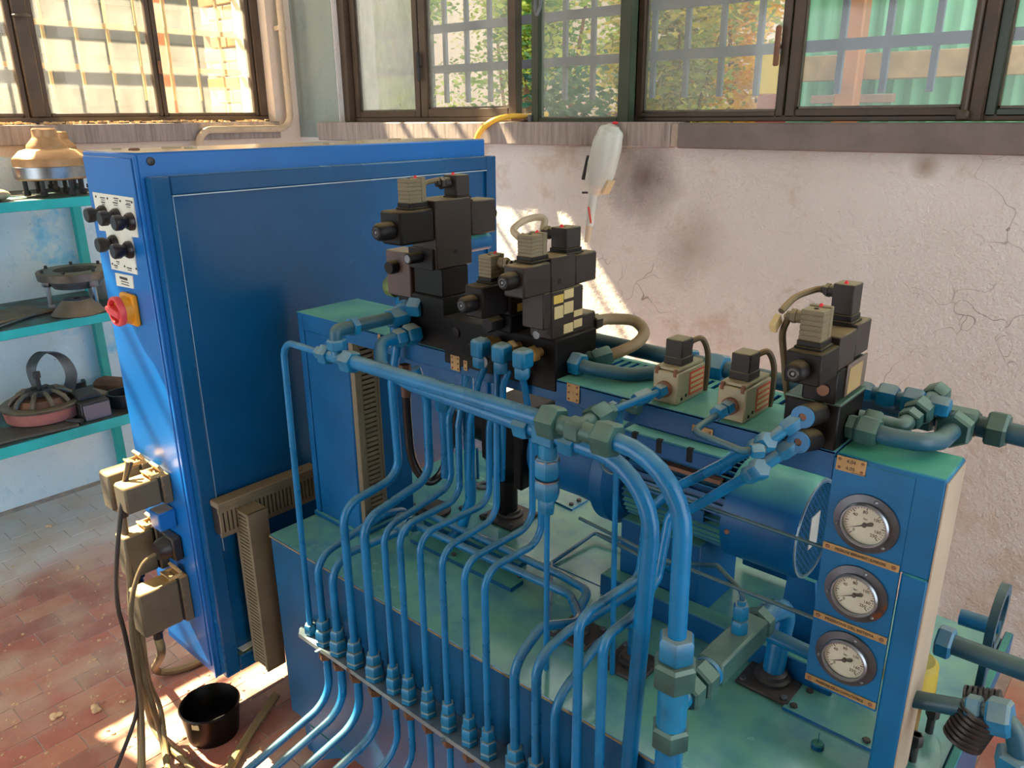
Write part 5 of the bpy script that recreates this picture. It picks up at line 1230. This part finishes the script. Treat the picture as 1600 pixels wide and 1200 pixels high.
pipe('hydraulic_tube', 'third blue tube from the left, arching back to a coupling on the tank lid', [V((X2_, YL, PZ0)), V((X2_, YL, .715)), V((X2_, 1.055, .70))], .0088, M['pipe'], .055,
     bulkhead(X2_, .0088, low=True)+[(V((X2_, 1.01, .704)), V((X2_, 1.035, .702)), .03)], 'tube', 'row of tubes on the bulkhead strip')
for i, (x, r) in enumerate([(X1_, .0088), (X2_, .0090), (tops[0][0], .0092), (tops[1][0], .0095), (tops[2][0], .0070), (tops[3][0], .0070), (tops[4][0], .0068), (tops[5][0], .0068)]):
    lowleg(x, r, (.33, .335, .34, .345, .33, .32, .30, .29)[i], f'{ordn[i]} tube leg from the left curving forward below the bulkhead strip', .5 if i < 4 else .35, .12)
# pipe along the lid that feeds tube eleven, and a twin behind it
X11 = aty(804, 1058, YL).x
pipe('hydraulic_tube', 'thick tube running along the lid and turning forward over the tank edge', [V((X2_-.02, 1.062, .70)), V((-1.33, 1.062, .70)), V((-.80, 1.075, .70)), V((X11+.012, 1.0, .715)), V((X11, .90, .755)), V((X11, YL, .72)), V((X11, YL, .36))], .0088, M['pipe'], [.01, .05, .06, .03, .05],
     bulkhead(X11, .0088, low=True)+[(V((-1.30, 1.062, .70)), V((-1.262, 1.062, .70)), .03), (V((-1.258, 1.062, .70)), V((-1.235, 1.062, .70)), .026)], 'tube', 'row of tubes on the bulkhead strip')
pipe('hydraulic_tube', 'dark twin tube along the lid ending in the first flange', [V((-1.25, 1.112, .705)), V((-.85, 1.112, .705)), V((-.765, 1.09, .715)), V((-.753, 1.04, .71)), V((-.753, 1.04, .66))], .0088, M['pipe'], [.02, .04, .03, .02], (), 'tube')
X12 = aty(838, 1075, YL).x
pipe('hydraulic_tube', 'thick grey-green tube rising in front of the two lid flanges', [V((X12, YL, .36)), V((X12, YL, .755)), atx(887, 987, X12), atx(1000, 918, X12), V((X12+.03, 1.16, .80)), V((X12+.03, 1.22, .74))], .0086, M['pipe'], [.05, .02, .04, .03], bulkhead(X12, .0086, low=True), 'tube', 'row of tubes on the bulkhead strip')
X15 = aty(867, 1132, YL).x
pipe('hydraulic_tube', 'grey-green tube looping from the second lid flange over the tank edge', [V((X15, YL, .36)), V((X15, YL, .69)), V((X15, .945, .735)), V((-.63, 1.005, .752)), V((-.627, 1.03, .735)), V((-.627, 1.03, .66))], .0078, M['pipe'], [.05, .03, .02, .014], bulkhead(X15, .0078, low=True), 'tube', 'row of tubes on the bulkhead strip')
# two tubes from the right valve: inclined run, drop, then forward and down
XA = -.575
pA = [V((XA, .795, .36)), V((XA, .795, aty(904, 975, .795).z)), atx(920, 955, XA), atx(1000, 902, XA), atx(1012, 800, XA), V((-.545, .995, 1.045)), aty(1195, 692, .93)]
pipe('hydraulic_tube', 'thin tube rising behind the big pipes to the upper port of the right manifold', pA, .0076, M['pipe'], .022, [along(pA[-1], pA[-1]-pA[-2], -.030, -.012)+(.021,), along(pA[-1], pA[-1]-pA[-2], -.010, .012)+(.024,)], 'tube')
XB = -.535
pB = [V((XB, .80, .36)), V((XB, .80, aty(945, 1000, .80).z)), atx(990, 962, XB), atx(1028, 902, XB), atx(1047, 800, XB), V((-.505, .975, 1.03)), aty(1178, 738, .93)]
pipe('hydraulic_tube', 'thin tube rising behind the big pipes to the lower port of the right manifold', pB, .0076, M['pipe'], .022, [along(pB[-1], pB[-1]-pB[-2], -.018, .0)+(.022,), along(pB[-1], pB[-1]-pB[-2], .002, .02)+(.026,)], 'tube')

# ---- the two big pipes
Z1_ = 1.180
BPX = -.437
bp1 = pipe('big_pipe', 'uppermost long blue pipe, curving down at its right end to the tee', [V((-1.125, YL, Z1_)), V((BPX, YL, Z1_)), V((BPX+.004, YL, .90))], .0130, M['pipe'], .105,
     [(V((-.672, YL, Z1_)), V((-.640, YL, Z1_)), .046, 'fitg'), (V((-.575, YL, Z1_)), V((-.543, YL, Z1_)), .046, 'fitg')], 'pipe', None, 18)
pe = bp1
part('tee_body', MB().cyl(V((-.645, YL, Z1_)), V((-.57, YL, Z1_)), .0145, 18).box(-.628, -.594, YL-.016, YL+.016, Z1_-.016, Z1_+.016, .006).cyl(V((-.611, YL, Z1_)), V((-.611, YL+.05, Z1_+.004)), .0125, 16), M['fitg'], pe)
part('tee_branch_nut', MB().nut(V((-.611, YL+.035, Z1_+.002)), V((-.611, YL+.072, Z1_+.004)), .036), M['fitg'], pe)
Y2_ = .868; Z2_ = 1.146
bp2 = pipe('big_pipe', 'lower long blue pipe, curving down left of its neighbour', [V((-1.13, .995, 1.195)), V((-1.13, .905, 1.195)), V((-1.085, Y2_, 1.165)), V((-1.0, Y2_, Z2_+.004)), V((-.502, Y2_, Z2_-.014)), V((-.512, Y2_-.02, .62)), V((-.514, Y2_-.022, .30))], .0128, M['pipe'], [.04, .03, .03, .105, .02],
     [(V((-1.13, .998, 1.195)), V((-1.13, .965, 1.195)), .038), (V((-1.13, .962, 1.195)), V((-1.13, .938, 1.195)), .032), (V((-.755, Y2_, Z2_-.006)), V((-.727, Y2_, Z2_-.006)), .038), (V((-.665, Y2_, Z2_-.009)), V((-.638, Y2_, Z2_-.010)), .038)], 'pipe', None, 18)
tc_ = V((-.695, Y2_, Z2_-.008))
part('tee_body', MB().box(tc_.x-.022, tc_.x+.022, Y2_-.0165, Y2_+.0165, tc_.z-.0165, tc_.z+.0165, .004).cyl(tc_, tc_-V((0,0,.040)), .0145, 16), M['fit'], bp2)
part('check_valve', MB().nut(tc_-V((0,0,.038)), tc_-V((0,0,.072)), .036).nut(tc_-V((0,0,.076)), tc_-V((0,0,.108)), .036).cyl(tc_-V((0,0,.03)), tc_-V((0,0,.11)), .014, 16), M['fit'], bp2)
for z_ in (.040, .074): part('check_valve_ring', MB().ring(tc_-V((0,0,z_)), (0,0,-1), .0195, .014, .003, 24), M['steel'], bp2)
part('reducer', MB().nut(tc_-V((0,0,.108)), tc_-V((0,0,.135)), .022), M['fit'], bp2)
te = V((tc_.x, tc_.y, tc_.z-.13)); tb_ = atz(862, 882, TZ+.004)
pipe('drain_tube', 'thin vertical tube dropping from the check valve and bent along the lid to the motor', [te, V((te.x, te.y, .70)), V((tb_.x, tb_.y, TZ+.008)), atz(930, 832, TZ+.02), atz(1010, 862, TZ+.02)], .0047, M['pipe'], .012, (), 'tube')
ve = V((-.70, .98, 1.15))
vt = aty(964, 640, .975); vb = atz(963, 915, TZ)
pipe('drain_tube', 'long thin vertical tube from the left pressure switch down to the lid', [V((vt.x, .975, 1.168)), V((vt.x, .975, 1.16)), V((vt.x+.004, .985, TZ+.004))], .0047, M['pipe'], 0, [(V((vt.x, .975, 1.135)), V((vt.x, .975, 1.162)), .018), (V((vt.x, .968, 1.168)), V((vt.x, .955, 1.168)), .016)], 'tube')
part('lid_nut', MB().nut(vb, vb+V((0,0,.03)), .016), M['fit'], tk)

# ---- left tee and elbow to the tall manifold
tA = V((-1.160, YL, 1.178))
lt = thing('tee_fitting', tA, 'blue tee fitting joining the thin tube and the uppermost long pipe', 'fitting')
part('body', MB().cyl(tA-V((.030,0,0)), tA+V((.03,0,0)), .012, 16).cyl(tA, tA+V((0,0,.035)), .012, 16), M['fit'], lt)
part('nut', MB().nut(tA-V((.046,0,0)), tA-V((.022,0,0)), .034, .26), M['fit'], lt)
part('nut', MB().nut(tA+V((.022,0,0)), tA+V((.050,0,0)), .038, .26), M['fit'], lt)
part('nut', MB().nut(tA+V((0,0,.016)), tA+V((0,0,.036)), .032), M['fit'], lt)
ep = [tA+V((0,0,.034)), tA+V((0,0,.052)), V((-1.160, .995, 1.228))]
pipe('elbow_pipe', 'grey-blue elbow pipe from the tee back to the tall manifold block', ep, .0125, M['pipeg'], .022,
     [(V((-1.160, .955, 1.228)), V((-1.160, .998, 1.228)), .036), (V((-1.160, .862, 1.2295)), V((-1.160, .876, 1.2295)), .032)], 'pipe', None, 16)
# elbow fitting behind: first row tube enters the manifold through it
xe = tops[0][0]+.02
pipe('elbow_pipe', 'fat blue elbow above the fourth tube, entering the manifold from the left', [V((xe, .975, 1.17)), V((xe, .978, 1.238)), V((xe+.02, 1.0, 1.245)), V((-1.20, 1.02, 1.245))], .0125, M['pipe'], .018,
     [(V((xe+.018, 1.0, 1.245)), V((xe+.045, 1.008, 1.245)), .036)], 'pipe', None, 16)

# ---- three blue block elbows
for i, (px, py) in enumerate(((750, 545), (783, 553), (816, 562))):
    c = aty(px, py, .950); lab = ['left', 'middle', 'right'][i]
    t = thing('block_elbow', c, f'{lab} of the three rounded blue elbows on the black manifold', 'elbow', 'block elbows on the manifold')
    part('body', MB().box(c.x-.0140, c.x+.0140, c.y-.014, c.y+.017, c.z-.015, c.z+.018, .0048), M['fit'], t)
    part('nut', MB().nut(c+V((0,0,-.013)), c+V((0,0,-.033)), .024), M['fit'], t)
    part('brass_nut', MB().nut(c+V((0,.016,.003)), c+V((0,.034,.003)), .026), M['brass'], t)
    part('stem', MB().cyl(c+V((0,.03,.003)), V((c.x, 1.0, c.z+.003)), .008, 12), M['brass'], t)
    if i:
        q = c+V((-.022, .03, -.030)); part('banjo', MB().lathe(q, (-.5,-1,-.2), [(0,.006),(0,.011),(.008,.011),(.008,.005)], 16), M['clab'], t)
cb = aty(757, 563, .955)
solo('banjo_eye', MB().ring(cb, (.2,-1,0), .0115, .005, .009, 22).obox(cb+V((0,.004,.014)), (.005, .003, .008), None, .001), M['steeld'], 'pale ring fitting between the left and middle blue elbows', 'fitting')
for i, (px0, py0, px1, py1, lab) in enumerate(((752, 585, 735, 660, 'left'), (790, 590, 786, 660, 'right'))):
    pipe('hydraulic_tube', f'short {lab} tube hidden behind the blue block elbows', [aty(px0+6, py0-12, .985), aty(px0-4, py0+12, .975), aty(px1, py1, .985), aty(px1-2, py1+90, .99)], .0062, M['pipe'], .02, (), 'tube')
# ---- black hose loop behind the row
hp = [aty(634, 605, 1.02), aty(637, 660, 1.03), aty(645, 720, 1.04), aty(668, 752, 1.06), aty(690, 738, 1.09), aty(706, 690, 1.10), aty(716, 640, 1.10)]
hs = thing('rubber_hose', hp[0]-V((0,0,.2)), 'black rubber hose hanging in a loop behind the fifth tube', 'hose')
part('hose', MB().tube(spline(hp, 8), .0095, 12), M['rubber'], hs)
part('ferrule', MB().nut(hp[0]+V((0,0,.05)), hp[0]+V((0,0,.02)), .024).cyl(hp[0]+V((0,0,.02)), hp[0]+V((0,0,-.02)), .0105, 12), M['brown'], hs)
pipe('hydraulic_tube', 'dark blue tube coming down behind the sixth tube beside the hose', [aty(692, 640, 1.06), aty(697, 700, 1.06), aty(696, 745, 1.06)], .010, M['pipe'], 0, [(aty(691, 622, 1.06), aty(692, 642, 1.06), .026)], 'tube')
bvx = atz(737, 750, TZ)
pipe('hydraulic_tube', 'wide dark tube standing on the lid behind the row of tubes', [V((-1.125, 1.13, 1.14)), V((-1.125, 1.13, .78)), V((-1.15, 1.12, .70)), V((-1.19, 1.11, TZ+.002))], .0125, M['pipe'], .05, (), 'tube')
solo('oil_filter_flange', MB().lathe(V((-1.33, 1.20, TZ)), (0,0,1), [(0,.045),(.010,.045),(.012,.03),(.02,.03)], 24), M['darkiron'], 'dark round port on the lid beside the hose loop', 'port')

# ---- small pipes of the pressure switches
pipe('sensing_tube', 'short tube with fittings feeding the left pressure switch', [ps1+V((0,-.005,0)), ps1+V((0,-.03,0)), V((-.611, YL+.07, Z1_+.004))], .0055, M['pipe'], 0,
     [along(ps1, (0,-1,0), .005, .024)+(.020,), along(ps1, (-.03,-.1,-.012), .030, .060)+(.020,), along(V((-.611, YL+.07, Z1_+.004)), ps1-V((-.611, YL+.07, Z1_)), .0, .016)+(.022, 'fitg')], 'tube')
b2 = [ps2+V((0,-.005,0)), aty(1108, 662, .945), aty(1102, 678, .925), aty(1178, 697, .90), aty(1192, 688, .905)]
pipe('sensing_tube', 'thin grey tube bent from the right pressure switch to the right manifold', [ps2, V((ps2.x, .925, 1.193)), V((ps2.x, .905, 1.190)), V((-.395, .895, 1.186)), V((-.372, .915, 1.188))], .0050, M['pipeg'], .012,
     [along(ps2, (0,-1,0), .004, .022)+(.020,), along(ps2, (0,-1,0), .026, .046)+(.020,), along(V((-.385, .900, 1.187)), (1, .9, .05), .0, .016)+(.018,)], 'tube')
ss = aty(970, 640, .985)
solo('sensing_coupling', MB().nut(aty(983, 634, .97), aty(1000, 640, .97), .020).cyl(aty(972, 630, .97), aty(985, 634, .97), .007, 12), M['fitg'], 'small coupling beside the left pressure switch fitting', 'fitting')

# ---- banjo ports on the right manifold
for i, (px, py) in enumerate(((1255, 651), (1248, 690))):
    c = aty(px, py, .955); c2 = V((c.x+.004, 1.0, c.z-.006 if i == 0 else c.z-.010))
    t = thing('banjo_port', c, ['upper', 'lower'][i] + ' round blue banjo fitting on the right manifold', 'fitting', 'banjo ports on the right manifold')
    part('barrel', MB().lathe(c, (c2-c), [(0,.0135),(.002,.0152),((c2-c).length,.0152)], 26), M['coil'], t)
    part('face_ring', MB().ring(c+V((0,.0,0)), (0,-1,0), .0150, .0052, .003, 26), M['pipe'], t)
    part('socket', MB().lathe(c, (0,-1,0), [(0,.005),(.001,.005)], 12), M['rust'], t)
    e = (pA if i == 0 else pB)[-1]
    dd = (e-c).normalized()
    part('side_nut', MB().nut(c+dd*.010+V((0,.012,0)), c+dd*.034+V((0,.008,0)), .022), M['fit'], t)
    part('side_stem', MB().cyl(c+dd*.02+V((0,.01,0)), e, .0085, 12), M['fit'], t)

# ---- big pipe behind the beam
BY, BZ = 1.20, 1.182
bg_ = pipe('return_pipe', 'fat grey-blue pipe running along the wall side of the beam', [V((-.90, BY, BZ+.006)), V((.25, BY, BZ-.006))], .0148, M['pipeg'], 0,
     [(V((-.66, BY, BZ+.003)), V((-.632, BY, BZ+.003)), .044), (V((-.605, BY, BZ+.003)), V((-.572, BY, BZ+.003)), .046), (V((-.268, BY, BZ)), V((-.240, BY, BZ)), .046, 'fitg'), (V((-.176, BY, BZ)), V((-.150, BY, BZ)), .046, 'fitg')], 'pipe', None, 18)
part('tee_body', MB().box(-.232, -.186, BY-.018, BY+.018, BZ-.018, BZ+.018, .006).cyl(V((-.209, BY, BZ)), V((-.209, BY-.04, BZ)), .015, 16), M['fitg'], bg_)
part('branch_nut', MB().nut(V((-.209, BY-.024, BZ)), V((-.209, BY-.052, BZ)), .044), M['fitg'], bg_)
pipe('return_branch', 'green-grey pipe curving from the right manifold to the fat rear pipe', [V((-.312, 1.04, 1.198)), V((-.255, 1.04, 1.196)), V((-.222, 1.055, 1.193)), V((-.209, 1.09, 1.188)), V((-.209, 1.16, BZ))], .0125, M['pipeg'], .028,
     [(V((-.313, 1.04, 1.198)), V((-.300, 1.04, 1.198)), .030, 'fitg'), (V((-.300, 1.04, 1.198)), V((-.272, 1.04, 1.197)), .036, 'fitg')], 'pipe', None, 16)
# stub with elbow beside it
s0 = V((-.312, 1.075, 1.20)); 
sb = thing('relief_fitting', s0, 'green elbow fitting with hexagons pointing up behind the right manifold', 'fitting')
e0 = V((-.27, 1.085, 1.195)); dz = V((.15, 1.0, .22)).normalized()
part('inlet', MB().cyl(s0, e0, .011, 14).nut(s0+V((.008,.002,0)), s0+V((.03,.006,-.002)), .026), M['fitg'], sb)
part('body', MB().tube(fillet([e0, e0+V((.012,.003,0)), e0+V((.012,.003,0))+dz*.03], .008), .011, 14), M['fitg'], sb)
q = e0+V((.012,.003,0))
part('nut', MB().nut(q+dz*.018, q+dz*.036, .028), M['fitg'], sb)
part('nut', MB().nut(q+dz*.040, q+dz*.066, .034), M['fitg'], sb)
part('stem', MB().cyl(q+dz*.06, q+dz*.10, .012, 14), M['fitg'], sb)
part('end_nut', MB().nut(q+dz*.092, q+dz*.118, .030), M['fitg'], sb)
lx = thing('line_coupling', V((-.34, 1.15, 1.215)), 'row of blue hex couplings right behind the right valve', 'coupling')
for k in range(4):
    a = V((-.345+k*.034, 1.155, 1.212)); part('hex_nut', MB().nut(a, a+V((.026,0,0)), (.026, .032, .034, .028)[k]), M['fit'], lx)
part('core', MB().cyl(V((-.35, 1.155, 1.212)), V((-.22, 1.155, 1.212)), .010, 14), M['fit'], lx)
# ---- curved pipes by the long valve
cp0 = V((-.782, 1.045, 1.193))
pipe('return_branch', 'grey-blue pipe curving from the left manifold to the fat rear pipe', [cp0, V((-.74, 1.045, 1.189)), V((-.68, 1.065, 1.186)), V((-.645, 1.12, 1.186)), V((-.642, 1.195, 1.185))], .0120, M['pipeg'], .05,
     [(V((-.783, 1.045, 1.193)), V((-.760, 1.045, 1.192)), .036)], 'pipe', None, 16)
hp2 = [V((-.800, 1.128, 1.245)), V((-.790, 1.160, 1.246)), V((-.755, 1.19, 1.243)), V((-.728, 1.185, 1.228)), V((-.722, 1.155, 1.215)), V((-.735, 1.125, 1.204)), V((-.752, 1.105, 1.196))]
hb2 = thing('bent_pipe', hp2[-1], 'sunlit tan bent pipe at the back of the long valve', 'pipe')
part('tube', MB().tube(spline(hp2, 7), .0105, 14), mat('warm_pipe', '#8f7a58', .5, var=.1, scale=12), hb2)
part('nut', MB().nut(hp2[-1]+V((.004,.006,.002)), hp2[-1]-V((.016,.02,.006)), .032), M['fitg'], hb2)
part('end_nut', MB().nut(hp2[0]-V((0,.004,0)), hp2[0]+V((.002,.014,0)), .026), M['valve'], hb2)
solo('elbow_stub', MB().tube(fillet([V((-.782, 1.09, 1.19)), V((-.765, 1.09, 1.19)), V((-.765, 1.13, 1.188))], .012), .013, 14), M['fitg'], 'dark stub elbow under the sunlit bent pipe', 'fitting')
solo('duct_rail', MB().box(-.90, -.38, 1.225, 1.245, 1.135, 1.150), M['mblue'], 'narrow rail behind the slotted beam top', 'rail')

# ---- return tee at the right end of the first big pipe, with the square check valve
vt_ = V((BPX+.004, YL, .90))
rt = thing('return_tee', V((BPX+.004, YL, .5)), 'stacked hex tee fitting at the foot of the right big pipe', 'fitting')
part('nut', MB().nut(vt_+V((0,0,.022)), vt_+V((0,0,-.016)), .046), M['fit'], rt)
part('nut', MB().nut(vt_+V((0,0,-.018)), vt_+V((0,0,-.060)), .056), M['fitg'], rt)
part('body', MB().cyl(vt_+V((0,0,-.05)), vt_+V((0,0,-.14)), .0215, 18).cyl(vt_+V((0,0,-.10)), vt_+V((0,.07,-.10)), .016, 16), M['fit'], rt)
part('nut', MB().nut(vt_+V((0,0,-.128)), vt_+V((0,0,-.165)), .050), M['fitg'], rt)
part('lower_pipe', MB().cyl(vt_+V((0,0,-.16)), vt_+V((.0,0,-.55)), .020, 18), M['pipe'], rt)
ck = thing('check_valve', V((-.43, 1.0, .70)), 'square grey-green check valve bar slanting back from the tee', 'valve')
a = vt_+V((0,.03,-.10)); b = V((-.425, 1.135, .800)); dd = (b-a).normalized()
part('nut', MB().nut(a+dd*.0, a+dd*.030, .046), M['fitg'], ck)
part('nut', MB().nut(a+dd*.034, a+dd*.066, .050), M['fitg'], ck)
part('ring', MB().cyl(a+dd*.066, a+dd*.074, .024, 20), M['pipe'], ck)
up_ = V((0,0,1)); sx_ = dd.cross(up_).normalized(); uz_ = sx_.cross(dd).normalized()
Rk = Matrix((dd, sx_, uz_)).transposed()
part('square_body', MB().obox(a+dd*.15, (.076, .0215, .0215), Rk, .004), M['fitg'], ck)
part('nut', MB().nut(a+dd*.226, a+dd*.252, .046), M['fitg'], ck)
pt_ = a+dd*.165+uz_*.02
part('test_port', MB().nut(pt_, pt_+uz_*.024, .024).nut(pt_+uz_*.026, pt_+uz_*.052, .022).cyl(pt_+uz_*.02, pt_+uz_*.06, .007, 10), M['fit'], ck)
e = a+dd*.245
pipe('return_pipe', 'fat U-bend pipe from the check valve down into the lid flange', [e, e+dd*.028, V((-.415, 1.185, .79)), V((-.415, 1.165, .72)), V((-.415, 1.155, TZ+.01))], .0185, M['pipe'], .03, (), 'pipe', None, 18)
tt = pt_+uz_*.055
pipe('sensing_tube', 'thin tube from the check valve port towards the pump', [tt, tt+uz_*.018, tt+V((-.06, .03, .028)), V((-.66, 1.14, .80)), V((-.80, 1.16, .80))], .0042, M['pipeg'], .014, (), 'tube')
pipe('sensing_tube', 'upper thin tube stretched across the fan cowl to the gauge plate', [V((-.315, 1.012, 1.022)), V((-.70, 1.02, 1.022)), V((-.70, 1.02, 1.06)), V((-.695, .90, 1.105))], .0030, M['pipeg'], .02, (), 'tube', None, 8)
pipe('sensing_tube', 'lower thin tube stretched under the fan cowl to the gauge plate', [V((-.312, 1.012, .905)), V((-.60, 1.04, .885)), V((-.80, 1.10, .86))], .0034, M['pipeg'], 0, (), 'tube', None, 8)
pipe('return_pipe', 'grey-blue pipe passing low behind the gauge column', [V((-.42, 1.13, .76)), V((-.26, 1.13, .755))], .0125, M['pipe'], 0, (), 'pipe', None, 14)

# ---- right end of the machine
pipe('return_pipe', 'blue pipe leaving the gauge column for the right edge, uppermost of three', [V((-.175, 1.30, .817)), V((-.118, 1.30, .820))], .0135, M['pipe'], 0, (), 'pipe')
rf = V((-.122, 1.27, .855))
solo('flange_ring', MB().lathe(rf-V((.006,0,0)), (1,0,0), [(0,.040),(0,.056),(.012,.056),(.012,.040),(0,.040)], 36, cap=False).box(-.128, -.116, 1.225, 1.25, .70, .84, .002), M['pipeg'], 'upright grey steel ring plate at the right end of the tank', 'bracket')
pipe('return_pipe', 'long grey-blue pipe leaving to the right edge, middle of three', [V((-.178, 1.15, .858)), V((-.06, 1.15, .860)), V((.05, 1.15, .858)), V((.2, 1.15, .84))], .0150, M['pipeg'], .05, [(V((-.178, 1.15, .858)), V((-.156, 1.15, .858)), .042)], 'pipe', None, 16)
pipe('return_pipe', 'short blue-grey pipe with nuts at the lower right corner', [V((-.176, 1.05, .815)), V((-.10, 1.05, .838)), V((-.06, 1.05, .845)), V((-.045, 1.05, .80)), V((-.045, 1.05, .35))], .0125, M['pipeg'], .02,
     [(V((-.112, 1.05, .835)), V((-.094, 1.05, .839)), .036), (V((-.088, 1.05, .840)), V((-.060, 1.05, .846)), .044), (V((-.045, 1.05, .80)), V((-.045, 1.05, .77)), .046)], 'pipe', None, 16)
def ribbed(c, r, L, d, label):
    d = V(d).normalized(); pr_ = []
    n = 7
    for k in range(n):
        t = L*k/n; pr_ += [(t, r*.82), (t, r), (t+L/n*.55, r), (t+L/n*.55, r*.82)]
    solo('ribbed_knob', MB().lathe(c, d, pr_, 22), M['blackp'], label, 'knob', 'ribbed knobs at the right end')
ribbed(V((-.128, 1.18, .745)), .030, .05, (.9, .1, .25), 'upper black ribbed knob at the right tank end')
ribbed(aty(1533, 1112, 1.05)-V((0,0,.0)), .026, .055, (-.25, -.15, -.95), 'lower black ribbed knob at the right tank end')
yc_ = thing('filler_cap', V((-.20, 1.17, TZ)), 'yellow filler cap on a brass neck behind the gauge column', 'cap')
part('neck', MB().lathe(V((-.205, 1.16, TZ)), (0,0,1), [(0,.024),(.09,.024),(.10,.03)], 22), M['brass'], yc_)
part('cap', MB().lathe(V((-.205, 1.16, TZ+.10)), (0,0,1), [(0,.034),(.005,.038),(.05,.036),(.056,.03)], 26), mat('yellow_cap', '#c9b54a', .45, var=.08), yc_)
for (x, y) in ((-.175, 1.125), (-.172, 1.205)): part('neck_bolt', MB().cyl(V((x, y, TZ)), V((x, y, TZ+.05)), .006, 10).nut(V((x, y, TZ+.03)), V((x, y, TZ+.05)), .018), M['darkiron'], yc_)
solo('lid_socket', MB().ring(V((-.155, 1.02, TZ)), (0,0,1), .016, .009, .016, 20), M['darkiron'], 'short open black socket on the lid at the lower right', 'socket')
cl_ = mat('clear_plastic', '#f0fff8', .05, var=.01); cl_.node_tree.nodes['Principled BSDF'].inputs['Transmission Weight'].default_value = 1.0
solo('plastic_bottle', MB().lathe(V((-.165, 1.155, TZ+.021)), V((.25, -1, .0)), [(0,.018),(.003,.02),(.05,.02),(.065,.010),(.08,.009)], 20), M['glassc'], 'clear plastic bottle lying on the lid right of the gauge column', 'bottle')

# ================================================================== LOOSE THINGS BY THE WALL
def wl(px, py, y): return aty(px, py, y)
lt_ = thing('hand_lamp', wl(918, 380, 2.44), 'white plastic hand lamp with a red switch leaning against the wall', 'lamp')
hp_ = [wl(959, 196, 2.42), wl(955, 206, 2.42), wl(948, 230, 2.42), wl(940, 262, 2.42), wl(933, 285, 2.42), wl(929, 297, 2.42), wl(926, 305, 2.42)]
rad = [.022, .050, .060, .060, .052, .034, .020]
# flattened bulb: elliptical cross-section swept along the lamp's axis
def swept(pts, radii, squash, m, name, parent, n=24):
    P = spline(pts, 4); Rr = []
    for i in range(len(pts)-1):
        for k in range(4):
            t = k/4; t = t*t*(3-2*t); Rr.append(radii[i]*(1-t)+radii[i+1]*t)
    Rr.append(radii[-1]); vs = []; fs = []
    ax = (P[-1]-P[0]).normalized(); v_ = V((0,1,0)); v_ = (v_-ax*v_.dot(ax)).normalized(); u_ = ax.cross(v_)
    for p, r_ in zip(P, Rr):
        for k in range(n): an = 2*PI*k/n; vs.append(p+u_*math.cos(an)*r_+v_*math.sin(an)*r_*squash)
    N_ = len(P)
    for i in range(N_-1):
        for k in range(n): k2 = (k+1) % n; fs.append((i*n+k, i*n+k2, (i+1)*n+k2, (i+1)*n+k))
    fs += [tuple(reversed(range(n))), tuple(range((N_-1)*n, N_*n))]
    mb_ = MB(); mb_._add(vs, fs); return part(name, mb_, m, parent)
swept(hp_, rad, .62, M['lampw'], 'head', lt_)
q0, q1 = wl(928, 300, 2.42), wl(921, 352, 2.42)
part('handle', MB().cyl(q0, q1, .017, 16, .015), M['lampw'], lt_)
part('red_stripe', MB().obox((wl(924, 322, 2.40)+wl(919, 350, 2.40))/2, (.003, .002, .03), Matrix.Rotation(-.22, 3, 'Y')), M['redlab'], lt_)
part('handle_end', MB().cyl(q1, wl(917, 378, 2.42), .014, 14, .010), mat('lamp_cream', '#c5b79a', .5, var=.05), lt_)
part('red_knob', MB().sphere(wl(961, 192, 2.42), .010, 10, 6, (1.3, .8, .5)), M['red'], lt_)
part('side_grip', MB().obox(wl(950, 292, 2.42), (.008, .02, .028), Matrix.Rotation(.5, 3, 'Y'), .004), mat('lamp_cream2', '#cdb98f', .5, var=.05), lt_)
part('back_clip', MB().obox(wl(916, 262, 2.45), (.005, .010, .045), Matrix.Rotation(.25, 3, 'Y'), .002).cyl(wl(910, 301, 2.45), wl(920, 301, 2.45), .004, 8), M['darkiron'], lt_)
yh = [V((-2.195, 2.72, 1.60)), wl(825, 182, 2.58), wl(800, 182, 2.52), wl(775, 187, 2.46), wl(757, 198, 2.44), wl(746, 214, 2.435), wl(742, 240, 2.435), wl(741, 300, 2.435)]
solo('yellow_hose', MB().tube(spline(yh, 6), .0115, 12), M['yhose'], 'yellow garden hose coming through the window gap over the sill', 'hose')
solo('red_rag', MB().obox(wl(812, 187, 2.53), (.03, .02, .004), Matrix.Rotation(.3, 3, 'Z'), .002), M['rust'], 'reddish scrap beside the yellow hose on the sill', 'scrap')
